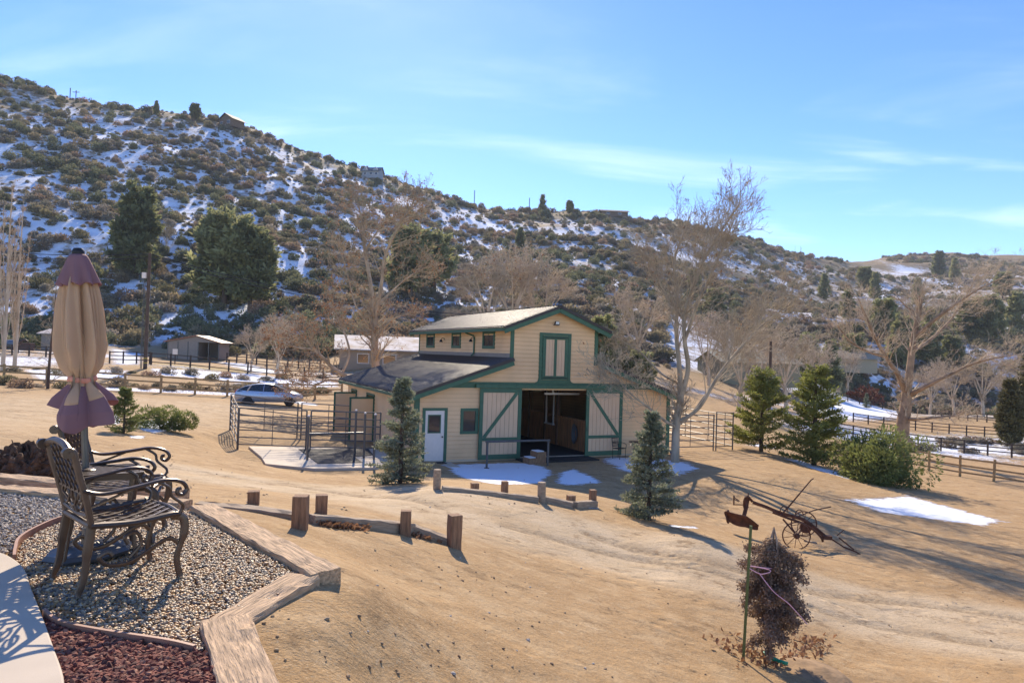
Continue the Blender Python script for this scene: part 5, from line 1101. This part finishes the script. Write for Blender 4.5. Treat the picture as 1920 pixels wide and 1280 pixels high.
# sagebrush behind the left fence and in the valley
SB = [(x, 728+x*.028-random.uniform(2,16)) for x in range(10,640,29)]+[(x, 690+x*.03+random.uniform(0,10)) for x in range(30,640,36)]
for i, (px, py) in enumerate(SB):
    q = hit(px+random.uniform(-8,8), py); o = obj('sagebrush', protoB[(0,1,2,6)[i % 4]], None, q-Vector((0,0,.05))); s = random.uniform(.3,.7); o.scale = (s*random.uniform(1,1.9),s*1.3,s*random.uniform(.7,1.1)); o.rotation_euler = (0,0,i); tag(o, 'dry tan-green sagebrush behind the left rail fence', 'shrub', 'sagebrush behind the left rail fence')
for i in range(26):
    q = hit(random.uniform(1690,1915), random.uniform(826,852)); o = obj('dry_shrub', protoB[(1,2,6)[i % 3]], None, q); s = random.uniform(.35,.7); o.scale = (s*1.3,s*1.3,s); tag(o, 'grey dry shrub along the dark fence on the right', 'shrub', 'dry shrubs along the right dark fence')
# boulders on the slope
bm_ = []
for k in range(3):
    r_ = np.random.default_rng(300+k); v = IV*np.array([1.2,1,.75])*(1+r_.normal(0,.14,(12,1))); bm_.append(mesh_np('boulder', v, IF, MATS.get('granite') or mat('granite', (.22,.19,.16), .9, var=.3, scale=1.5, bump=.5, bscale=3)))
for i in range(46):
    px = random.uniform(20,900); py = random.uniform(330,560)-max(0,(500-px))*.15+60*(px > 500); q = hit(px, py); o = obj('boulder', bm_[i % 3], None, q); s = random.uniform(.6,1.6); o.scale = (s,s,s); o.rotation_euler = (0,0,i*1.7); tag(o, 'grey granite boulder on the brushy hillside', 'boulder', 'granite boulders on the hillside')
# ------------------------------------------------------------------ fences
def gpt(px, py, Yp=None):
    if Yp: q = at(px, py, Yp)
    else: q = hit(px, py)
    return Vector((q.x, q.y, gz(q.x, q.y)))
def rail_fence(name, A, B, n, h, rails, pw, rw, rh, m, label, rnd=False, extra=0, group=None):
    """posts every step from A to B, rails between posts"""
    root = empty(name, A, 0, label, 'fence', group); P = []
    for i in range(n+1):
        t = i/n; x, y = A.x+(B.x-A.x)*t, A.y+(B.y-A.y)*t; P.append(Vector((x, y, gz(x, y)))-A)
    pm = MB().tube([(0,0,-.3),(0,0,h+random.uniform(0,.05))], pw/2, 8).mesh('post', m) if rnd else MB().b2(-pw/2,pw/2,-pw/2,pw/2,-.3,h).mesh('post', m)
    ang = math.atan2(B.y-A.y, B.x-A.x)
    for p in P: o = obj('post', pm, root, p); o.rotation_euler = (random.gauss(0,.012), random.gauss(0,.012), ang)
    for a, b in zip(P[:-1], P[1:]):
        for z in rails: MB().bar(a+Vector((0,0,z+random.uniform(-.01,.01))), b+Vector((0,0,z+random.uniform(-.01,.01))), rw, rh).build('rail', m, root)
    return root
rail_fence('rail_fence', gpt(-215,708,41), gpt(7,719,44.5), 4, 1.25, (.35,.75,1.12), .14, .06, .11, M_fence, 'left end of the tan three-rail fence, running out of frame')
rail_fence('rail_fence', gpt(7,719,44.5), gpt(640,757,58), 10, 1.25, (.35,.75,1.12), .14, .06, .11, M_fence, 'long tan three-rail wooden fence behind the drive and the car')
rail_fence('rail_fence', gpt(1640,868,44), gpt(2010,925,33.5), 6, 1.15, (.25,.62,1.0), .13, .05, .09, M_fence, 'tan three-rail wooden fence of the dirt paddock at the right edge', rnd=True)
rail_fence('dark_fence', gpt(1560,812,62), gpt(1990,872,56), 10, 1.15, (.4,.75,1.08), .12, .05, .09, M_dfence, 'dark three-rail fence behind the dirt paddock on the right')
rail_fence('dark_fence', gpt(1600,782,82), gpt(1990,832,70), 12, 1.1, (.35,.7,1.03), .12, .05, .08, M_dfence, 'dark rail fence round the grass strip on the right')
rail_fence('dark_fence', gpt(1765,775,98), gpt(1930,806,84), 9, 1.1, (.35,.7,1.03), .11, .05, .08, M_dfence, 'farther dark fence branching off toward the cedar')
rail_fence('dark_fence', gpt(205,688,70), gpt(280,690,72), 3, 1.25, (.4,.8,1.15), .14, .06, .1, M_dfence, 'short dark rail fence left of the power pole')
rail_fence('dark_fence', gpt(283,692,70), gpt(640,722,72), 10, 1.25, (.3,.75,1.15), .13, .05, .09, M_dfence, 'long dark rail fence of the snowy paddock before the loafing shed')
rail_fence('dark_fence', gpt(425,682,90), gpt(600,704,84), 9, 1.25, (.4,.8,1.15), .13, .05, .09, M_dfence, 'dark rail fence right of the loafing shed')
rail_fence('dark_fence', gpt(-40,668,78), gpt(118,678,76), 5, 1.2, (.4,.8,1.12), .12, .05, .09, M_dfence, 'weathered rail fence of the horse paddock at the left edge')
rail_fence('dark_fence', gpt(1500,742,120), gpt(1800,752,128), 14, 1.1, (.4,.75,1.05), .12, .05, .09, M_dfence, 'far dark fence beyond the snow field')
# ------------------------------------------------------------------ power poles and wires
def pole(px, pyb, pyt, Yp, label, arm=False, r=.14, m=M_darkbark, extra=None):
    q = gpt(px, pyb, Yp); h = at(px, pyt, Yp).z-q.z
    t = empty('utility_pole', q, 0, label, 'pole'); MB().tube([(0,0,-.5),(0,0,h)], [r,r*.75], 10).build('shaft', m, t, True)
    if arm: MB().bar((-.9,0,h-.35),(.9,0,h-.35),.09,.11).build('crossarm', m, t)
    return t, q, h
pt, pq, ph = pole(272,690,474,62,'dark wooden utility pole with grey conduit left of the loafing shed', r=.17)
for dx_ in (-.26,-.36): MB().tube([(dx_,-.1,0),(dx_,-.1,ph*.82)], .035, 6).build('conduit', M_galv, pt)
MB().b2(-.5,-.15,-.25,-.02,ph*.78,ph*.78+.5).build('meter_box', M_white, pt)
for z in (.5,.9): MB().lathe([(.175,0),(.175,.07)], (0,0,z), 10).build('marker_band', mat('yellow_band%d' % int(z*10), (.6,.42,.05), .6), pt)
q2 = at(-300,430,66); q3 = at(980,590,95)
for i, (e, sag) in enumerate(((q2,.9),(q3,1.6))):
    w = MB(); a = pq+Vector((0,0,ph-.1))
    for off in (0,.35): w.tube([a.lerp(e,t)+Vector((0,0,-sag*4*t*(1-t)-off)) for t in np.linspace(0,1,24)], .035, 4, False)
    tag(w.build('power_line', M_black), ['thin power lines running left from the utility pole','thin power lines sagging right from the utility pole toward the barn'][i], 'wire')
pole(1443,735,640,62,'dark wooden pole behind the corral pine', r=.15)
for px, pyb, pyt, lab in ((131,186,163,'thin pole on the left skyline, left of two'),(142,188,168,'crossarm pole on the left skyline, right of two'),(753,338,319,'pole beside the grey hilltop house'),(889,386,355,'tall thin pole on the central skyline'),(992,402,369,'thin pole left of the lone skyline pine'),(1655,474,461,'pole on the right knoll')):
    q = hit(px, pyb+2); h = (pyb-pyt)*q.y/F; t = empty('skyline_pole', q, 0, lab, 'pole'); MB().tube([(0,0,-1),(0,0,h)], .22, 6).build('shaft', M_darkbark, t)
    if px in (142,753): MB().bar((-1.6,0,h-.8),(1.6,0,h-.8),.2,.25).build('crossarm', M_darkbark, t)
# ------------------------------------------------------------------ small buildings
M_shedwall = mat('grey_shed_panel', (.27,.22,.18), .7, var=.1); M_redroof = mat('rust_roof', (.36,.14,.08), .6); M_stucco = mat('tan_stucco', (.36,.25,.17), .9, var=.1, scale=.6); M_snowroof = mat('snowy_roof', (.66,.62,.60), .8, col2=(.33,.22,.15), scale=.9, detail=8)
def gable(name, loc, rz, w, d, h, rise, wall, roof, label, over=.4, openings=(), cat='building', ridge_x=False, thick=.14):
    """box house: local x width (front along x at y=0), gable ends face front"""
    t = empty(name, loc, rz, label, cat)
    MB().prism([(0,-.6),(w,-.6),(w,h),(w/2,h+rise),(0,h)], d, lambda a,b,k: (a,k,b)).build('wall', wall, t) if not ridge_x else MB().prism([(0,-.6),(d,-.6),(d,h),(d/2,h+rise),(0,h)], w, lambda a,b,k: (k,a,b)).build('wall', wall, t)
    for s in (0,1):
        if not ridge_x: f = lambda x: x if s == 0 else w-x; sl_ = rise/(w/2); MB().prism([(f(-over),h-over*sl_+.02),(f(w/2),h+rise+.02),(f(w/2),h+rise+thick),(f(-over),h-over*sl_+thick)], d+2*over, lambda a,b,k: (a,k-over,b)).build('roof', roof, t)
        else: f = lambda x: x if s == 0 else d-x; sl_ = rise/(d/2); MB().prism([(f(-over),h-over*sl_+.02),(f(d/2),h+rise+.02),(f(d/2),h+rise+thick),(f(-over),h-over*sl_+thick)], w+2*over, lambda a,b,k: (k-over,a,b)).build('roof', roof, t)
    for (a, b, z0, z1, nm, m) in openings:
        o = MB().b2(a,b,-.06,.03,z0,z1).build(nm, m, t)
        if nm == 'window': MB().b2(a+.08,b-.08,-.075,-.055,z0+.08,z1-.08).build('pane', M_glass, o)
    return t
q = gpt(314,675,92); ls = empty('loafing_shed', q, R(4), 'open-fronted grey loafing shed with a rust red roof', 'shed')
wS = 6.5
MB().prism([(0,-.4),(wS,-.4),(wS,2.25),(wS/2+.4,3.0),(0,2.25)], .08, lambda a,b,k: (a,4.0+k,b)).build('rear_wall', M_shedwall, ls); MB().b2(0,.08,0,4,-.4,2.25).build('side_wall', M_shedwall, ls); MB().b2(wS-.08,wS,0,4,-.4,2.25).build('side_wall', M_shedwall, ls)
for i in range(3): MB().b2(.02+i*1.28,1.26+i*1.28,-.05,.0,-.4,2.2).build('wall_panel', M_shedwall, ls)
MB().prism([(0,2.2),(wS,2.2),(wS/2+.4,3.0)], .06, lambda a,b,k: (a,k-.04,b)).build('gable_panel', M_shedwall, ls)
for x in (0,1.28,2.56,3.86,5.2,wS): MB().b2(x-.05,x+.05,-.1,-.0,-.4,2.25).build('frame_post', M_galv, ls)
MB().b2(3.82,3.9,0,4,-.4,2.3).build('partition', M_shedwall, ls)
for s in (0,1):
    a, b = ((-.45,2.12),(wS/2+.4,3.02)) if s == 0 else ((wS+.45,2.12),(wS/2+.4,3.02)); MB().prism([a,b,(b[0],b[1]+.1),(a[0],a[1]+.1)], 4.9, lambda x,z,k: (x,k-.45,z)).build('roof', M_redroof, ls)
q = gpt(76,664,92); gable('grey_shed', q, R(-14), 4.6, 3.2, 2.1, .5, M_shedwall, M_snowroof, 'plain grey shed partly hidden by the umbrella', cat='shed', ridge_x=True)
q = gpt(636,700,83); hs = gable('ranch_house', q, R(14), 15.5, 9, 2.7, 1.5, M_stucco, M_snowroof, 'low tan ranch house with a snow-covered roof behind the barn', .7, [(2,3.4,.9,2.1,'window',M_white),(5,6.6,.9,2.1,'window',M_white),(8.2,9.2,0,2.1,'door',M_darkwood)], 'house', True)
q = hit(410,236); gable('hilltop_cabin', Vector((q.x,q.y,q.z-.6)), R(-28), 9.5, 7, 3.0, 2.8, mat('cabin_wood', (.16,.10,.065), .8), mat('dark_shingle', (.10,.08,.07), .8), 'brown gabled cabin on the left skyline', .9, [(1.2,3,.8,2.2,'window',M_white),(5.6,7.8,.8,2.3,'window',M_white)], 'house')
q = hit(678,330); t = gable('hilltop_house', Vector((q.x,q.y,q.z-.5)), R(-8), 9.5, 6, 3.2, 2.2, mat('grey_house_siding', (.33,.34,.36), .8), mat('grey_shingle', (.14,.14,.15), .8), 'grey multi-gabled house on the skyline behind the tall sycamore', .7, [(1.2,2.4,1,2.3,'window',M_white),(4.2,5.6,1,2.3,'window',M_white),(7,8.4,1,2.3,'window',M_white)], 'house', True)
for x in (1.9,7.4): MB().prism([(x-1.5,3.0),(x+1.5,3.0),(x,5.0)], 5, lambda a,b,k: (a,-.6+k,b)).build('front_gable', MATS['grey_house_siding'], t)
q = hit(1128,402); gable('skyline_ranch', Vector((q.x,q.y,q.z-.4)), R(5), 16, 7, 2.6, 1.3, mat('brown_ranch', (.14,.09,.06), .8), mat('brown_shingle', (.12,.08,.06), .8), 'low brown ranch building on the central skyline', .8, [(3,5,.8,2,'window',M_white),(10,12,.8,2,'window',M_white)], 'house', True)
q = gpt(1355,700,108); gable('green_roofed_barn', q, R(10), 13, 9, 3.2, 1.5, mat('olive_wall', (.24,.22,.14), .8), mat('olive_roof', (.30,.27,.17), .7), 'pale olive outbuilding behind the bare sycamore', .5, [(4,6.5,0,2.4,'door',M_darkwood)], 'building', True)
q = gpt(1545,700,165); gable('valley_house', q, R(-5), 12, 8, 2.8, 1.6, mat('cream_wall', (.42,.34,.22), .8), mat('tan_roof', (.34,.27,.18), .8), 'small tan house behind the dark firs', .6, [(3,5,.8,2,'window',M_white)], 'house', True)
# ------------------------------------------------------------------ parked car
q = gpt(505,757,49); car = empty('parked_car', q, R(14), 'silver blue hatchback car parked by the rail fence', 'car')
M_car = mat('silver_blue_paint', (.36,.40,.48), .25, metal=.6, var=.02, spec=.8); M_tyre = mat('tyre_rubber', (.02,.02,.02), .8); M_rim = mat('alloy', (.4,.4,.42), .35, metal=.8); M_carglass = mat('car_glass', (.02,.028,.03), .06, spec=.9)
ST = [(-2.23,.42,.72,.60),(-2.18,.32,.98,.74),(-2.0,.28,1.05,.81),(-1.5,.24,1.02,.86),(-.5,.22,.98,.87),(.6,.22,.95,.87),(1.25,.23,.96,.86),(1.7,.25,.86,.84),(2.05,.30,.74,.77),(2.2,.36,.62,.62),(2.25,.42,.52,.5)]
def loft(secs): 
    mb = MB(); k = len(secs[0])
    for s in secs: mb.v += s
    for i in range(len(secs)-1):
        for j in range(k): mb.f.append((i*k+j, i*k+(j+1)%k, (i+1)*k+(j+1)%k, (i+1)*k+j))
    mb.f.append(tuple(range(k))[::-1]); mb.f.append(tuple((len(secs)-1)*k+j for j in range(k))); return mb
secs = []
for x, zb_, zt_, hw in ST: secs.append([(x,-hw*.9,zb_),(x,-hw,zb_+.18),(x,-hw,zb_+(zt_-zb_)*.6),(x,-hw*.93,zt_-.03),(x,-hw*.6,zt_+.015),(x,hw*.6,zt_+.015),(x,hw*.93,zt_-.03),(x,hw,zb_+(zt_-zb_)*.6),(x,hw,zb_+.18),(x,hw*.9,zb_)])
loft(secs).build('body', M_car, car, True)
RF = [(-2.05,1.06,.66),(-1.55,1.30,.62),(-.9,1.44,.60),(-.2,1.49,.60),(.3,1.44,.60),(.9,1.22,.62),(1.40,.97,.66)]
gl = [[(x,-.80,.93),(x,-hw,z-.03),(x,hw,z-.03),(x,.80,.93)] for x, z, hw in RF]; loft(gl).build('windows', M_carglass, car)
rf = [[(x,-hw-.02,z-.05),(x,-hw*.7,z+.0),(x,hw*.7,z+.0),(x,hw+.02,z-.05),(x,hw*.9,z-.06),(x,-hw*.9,z-.06)] for x, z, hw in RF[:5]]; loft(rf).build('roof', M_car, car, True)
for s in (-1,1):
    for x0, x1 in ((-.35,-.27),(-1.42,-1.32)): MB().bar((x0,s*.815,.93),(x0+(.05 if x0 > -1 else .25),s*.625,1.43 if x0 > -1 else 1.36),.05,.09).build('pillar', M_car, car)
    MB().bar((.35,s*.63,1.43),(1.42,s*.79,.96),.06,.07).build('pillar', M_car, car)
    for x in (-1.33,1.37):
        wl = empty('wheel'); wl.parent = car; wl.location = (x,s*.78,.31)
        MB().lathe([(.20,-.10),(.29,-.10),(.315,-.05),(.315,.05),(.29,.10),(.20,.10)], (0,0,0), 22, Matrix.Rotation(R(90),3,'X')).build('tyre', M_tyre, wl); MB().lathe([(.0,-.09),(.2,-.085),(.205,.085),(.0,.09)], (0,0,0), 18, Matrix.Rotation(R(90),3,'X')).build('rim', M_rim, wl)
        MB().lathe([(.36,-.02),(.37,0),(.36,.02)], (x,s*.80,.33), 20, Matrix.Rotation(R(90),3,'X')).build('wheel_arch', M_tyre, car)
    MB().box((1.0,s*.93,1.0),(.16,.14,.11)).build('mirror', M_car, car, bevel=.03); MB().box((2.02,s*.62,.70),(.30,.22,.12)).build('headlight', mat('lamp_glass%d' % s, (.6,.62,.65), .1), car, bevel=.03)
    MB().box((-2.13,s*.62,.92),(.18,.2,.22)).build('tail_light', mat('tail_lens%d' % s, (.30,.08,.09), .2), car, bevel=.03)
    for x in (-.55,.45): MB().box((x,s*.875,.80),(.18,.03,.03)).build('door_handle', M_rim, car)
MB().box((-2.24,0,.74),(.02,.5,.12)).build('number_plate', M_white, car)
# ------------------------------------------------------------------ antique plough
q = hit(1487,1024); pl = empty('antique_plough', q, R(-6), 'rusty antique horse-drawn plough with two spoked wheels', 'plough')
K = .65/300
def zp_(zx, zy, y=0): return Vector(((zx-925)*K, y, (790-zy)*K+y*.03))
def wheel(c, r, ns):
    w = empty('wheel'); w.parent = pl; w.location = c
    MB().tube([(r*math.cos(a),0,r*math.sin(a)) for a in np.linspace(0,6.283,33)], .016, 6, False, 1.6).build('rim', M_rust, w)
    for k in range(ns): a = k*6.283/ns+.2; MB().tube([(.05*math.cos(a),0,.05*math.sin(a)),(r*math.cos(a),0,r*math.sin(a))], .008, 5).build('spoke', M_rust, w)
    MB().lathe([(.05,-.07),(.07,-.05),(.07,.05),(.05,.07)], (0,0,0), 12, Matrix.Rotation(R(90),3,'X')).build('hub', M_rust, w)
wheel(zp_(925,637,-.25), .325, 10); wheel(zp_(1115,590,.55), .31, 10)
MB().tube([zp_(925,637,-.3), zp_(1115,590,.6)], .022, 6).build('axle', M_rust, pl)
MB().tube(spline([zp_(500,345,.3),zp_(640,385,.25),zp_(800,440,.2),zp_(950,470,.15),zp_(1060,500,.1),zp_(1180,580,.05),zp_(1290,670,0)],5), .042, 6, flat=.6).build('main_beam', M_rust, pl)
MB().tube(spline([zp_(690,415,.0),zp_(860,470,-.05),zp_(1000,510,-.08),zp_(1120,570,-.08),zp_(1220,660,-.05),zp_(1250,715,0)],5), .03, 6, flat=.6).build('side_beam', M_rust, pl)
MB().tube([zp_(800,450,.1), zp_(900,340,.15), zp_(1140,50,.25), zp_(1168,30,.25)], [.022,.022,.016,.014], 6).build('lift_lever', M_rust, pl)
MB().tube([zp_(1000,470,.2), zp_(1240,445,.7), zp_(1500,432,1.1)], .016, 6).build('rear_lever', M_rust, pl)
for x, y in ((835,410),(1005,440)): MB().tube([zp_(x+42*math.cos(a), y-52*math.sin(a), .15) for a in np.linspace(-.3,3.5,14)], .013, 5).build('spring_hoop', M_rust, pl)
MB().tube([zp_(820,500,.1), zp_(925,625,-.2)], .024, 6).build('wheel_arm', M_rust, pl); MB().lathe([(.14,-.03),(.15,0),(.14,.03)], zp_(1085,590,.2), 14, Matrix.Rotation(R(80),3,'X')).build('gear_plate', M_rust, pl)
for pts in ([(1330,670),(1440,735),(1560,770),(1680,840),(1740,868)],[(1395,640),(1480,705),(1540,750)]): MB().tube([zp_(x,y,-.1-.0009*(x-1330)) for x, y in pts], .017, 6).build('hitch_bar', M_rust, pl)
MB().tube([zp_(1400,640,0), zp_(1476,570,0)], .012, 6).build('hitch_pin', M_rust, pl); MB().box(zp_(1290,665,0), (.22,.14,.09)).build('clevis', M_rust, pl)
# mouldboards: curved steel plates
def plate(name, fn, nu=16, nv=8):
    V = [tuple(fn(i/nu, j/nv)) for i in range(nu+1) for j in range(nv+1)]; Fc = [(i*(nv+1)+j,(i+1)*(nv+1)+j,(i+1)*(nv+1)+j+1,i*(nv+1)+j+1) for i in range(nu) for j in range(nv)]
    m_ = mesh_np(name, V, Fc, M_rust, True); o = obj(name, m_, pl); o.modifiers.new('s','SOLIDIFY').thickness = .02; return o
def mould(u, v):
    x = 190+360*u; top = 410+30*math.sin(u*2.2)+110*max(0,u-.6)**1.3*3; hgt = 150*math.sin(.5+2.4*u)**.6 if .02 < u < .98 else 60
    return zp_(x, 45+top+hgt*v, .25-.2*u+.16*math.sin(v*2.2)*(1-u*.5))
plate('mouldboard', mould)
MB().lathe([(.17,-.012),(.175,0),(.17,.012)], zp_(235,540,.42), 20, Matrix.Rotation(R(65),3,'Z') @ Matrix.Rotation(R(85),3,'X')).build('rear_mouldboard', M_rust, pl)
MB().tube(spline([zp_(440,430,.45),zp_(430,370,.4),zp_(450,300,.35),zp_(500,340,.3)],5), [.07]*6+[.08]*6+[.06]*4, 7, flat=.5).tube([zp_(445,330,.36), zp_(425,420,.3), zp_(400,500,.25)], .05, 6, flat=.5).build('frog', M_rust, pl); MB().tube([zp_(455,300,.35), zp_(450,240,.35)], .012, 5).build('clamp_screw', M_rust, pl)
MB().tube([zp_(305,410,.5), zp_(303,300,.5)], .02, 5).tube([zp_(303,315,.5), zp_(365,355,.45)], .012, 5).tube([zp_(303,335,.5), zp_(355,365,.45)], .010, 5).tube([zp_(305,405,.5), zp_(430,395,.45)], .014, 5).build('foot_rest', M_rust, pl); MB().box(zp_(400,600,.5), (.06,.05,.12)).build('share', M_rust, pl)
for (x, y, l) in ((1120,725,.3),(1680,850,.38)): 
    o = MB().bar(zp_(x-l*230,y,.05), zp_(x+l*230,y+18,.05), .10, .035).build('plank_rest', M_log, pl)
# ------------------------------------------------------------------ root burl
q = hit(30,898); r_ = np.random.default_rng(8); n = 2600; u = r_.normal(0,1,(n,3)); u /= np.linalg.norm(u,axis=1,keepdims=True); u[:,2] = np.abs(u[:,2])
bl = empty('root_burl', q+Vector((-.1,.3,-.02)), 0, 'dark gnarled root burl lying behind the timbers at the left edge', 'stump')
th1 = np.linspace(0,6.283,60,endpoint=False); ph1 = np.linspace(0,1.57,26); V = []
for p_ in ph1:
    for t_ in th1:
        nn = 1+.10*math.sin(5*t_+3*p_)+.09*math.sin(9*t_-7*p_)+.07*math.sin(17*t_+11*p_)+r_.normal(0,.035); V.append((.50*nn*math.cos(t_)*math.cos(p_), .40*nn*math.sin(t_)*math.cos(p_), .42*nn*math.sin(p_)))
k = 60; Fc = [(i*k+j, i*k+(j+1)%k, (i+1)*k+(j+1)%k, (i+1)*k+j) for i in range(25) for j in range(k)]
obj('burl', mesh_np('burl', V, Fc, mat('burl_wood', (.12,.065,.035), .9, var=.55, scale=14, bump=1.0, bscale=22, detail=8)), bl)
S = []
for i in range(90):
    d = u[i]*np.array([.52,.42,.42]); e = d*r_.uniform(1.05,1.22)+r_.normal(0,.05,3); S.append((*(d*.85),*e,r_.uniform(.012,.035),.006))
obj('root_stubs', seg_mesh('root_stubs', S, MATS['burl_wood'], 6), bl)
# ------------------------------------------------------------------ horse in the far left paddock
q = gpt(22,664,80); ho = empty('horse', q, R(8), 'dark horse wearing a blue blanket in the far left paddock', 'horse')
hv = [(-.75,0,1.22),(-.35,0,1.22),(.15,0,1.18),(.6,0,1.25),(.95,0,1.45),(1.2,0,1.62),(1.45,0,1.5),(1.68,0,1.32)]; hr_ = [.24,.29,.30,.27,.17,.13,.13,.08]
E_ = [(i,i+1) for i in range(7)]
for x, base_i, hind in ((-.72,0,1),(.58,3,0)):
    for s in (-1,1):
        k0 = len(hv); L_ = [(x+.02,s*.15,.95),(x+(.10 if hind else .0),s*.16,.62),(x+(-.12 if hind else .02),s*.16,.38),(x+(-.06 if hind else .0),s*.16,.1),(x+.02,s*.16,.02)]
        hv += L_; hr_ += [.16,.09,.06,.05,.065]; E_ += [(base_i,k0)]+[(k0+i,k0+i+1) for i in range(4)]
k0 = len(hv); hv += [(-.98,0,1.15),(-1.08,0,.75)]; hr_ += [.07,.06]; E_ += [(0,k0),(k0,k0+1)]
hm = bpy.data.meshes.new('horse_body'); hm.from_pydata(hv, E_, []); hm.materials.append(mat('dark_bay_coat', (.05,.026,.018), .6)); hb = obj('body', hm, ho); sk = hb.modifiers.new('skin','SKIN'); hb.modifiers.new('sub','SUBSURF').levels = 1
for i, v in enumerate(hm.skin_vertices[0].data): v.radius = (hr_[i], hr_[i]*1.1)
hm.skin_vertices[0].data[1].use_root = True
MB().lathe([(.36,-.75),(.385,-.4),(.39,.1),(.36,.45)], (0,0,1.17), 16, Matrix.Rotation(R(90),3,'Y')).build('blanket', mat('blue_blanket', (.10,.14,.20), .9), ho, True)
q = gpt(42,662,84); MB_ = MB().b2(-1.1,1.1,-.5,.5,.15,1.0).b2(-1.15,1.15,-.55,.55,1.0,1.06); fb = MB_.build('hay_feeder', mat('brown_feeder', (.10,.05,.035), .8), None, bevel=.03); fb.location = q; tag(fb, 'dark brown box feeder beside the blanketed horse', 'feeder')
q = gpt(328,678,78); sg = empty('paddock_sign', q, 0, 'blank white sign board on a post before the loafing shed', 'sign'); MB().b2(-.05,.05,-.03,.03,0,1.5).build('post', M_dfence, sg); MB().b2(-.28,.28,-.06,-.03,1.0,1.7).build('board', M_white, sg)
# ------------------------------------------------------------------ thin valley haze
hz = MB().b2(-1400,1400,-120,1400,float(GZ.min())-1.5,float(GZ.max())+18).build('haze', bpy.data.materials.new('haze_air')); tag(hz, 'thin bluish winter haze', kind='stuff')
hm_ = hz.data.materials[0]; hm_.use_nodes = True; hm_.node_tree.nodes.clear(); pv = hm_.node_tree.nodes.new('ShaderNodeVolumePrincipled'); ho_ = hm_.node_tree.nodes.new('ShaderNodeOutputMaterial'); hm_.node_tree.links.new(pv.outputs[0], ho_.inputs['Volume'])
pv.inputs['Color'].default_value = (.86,.92,1,1); pv.inputs['Density'].default_value = .00018; pv.inputs['Anisotropy'].default_value = .0
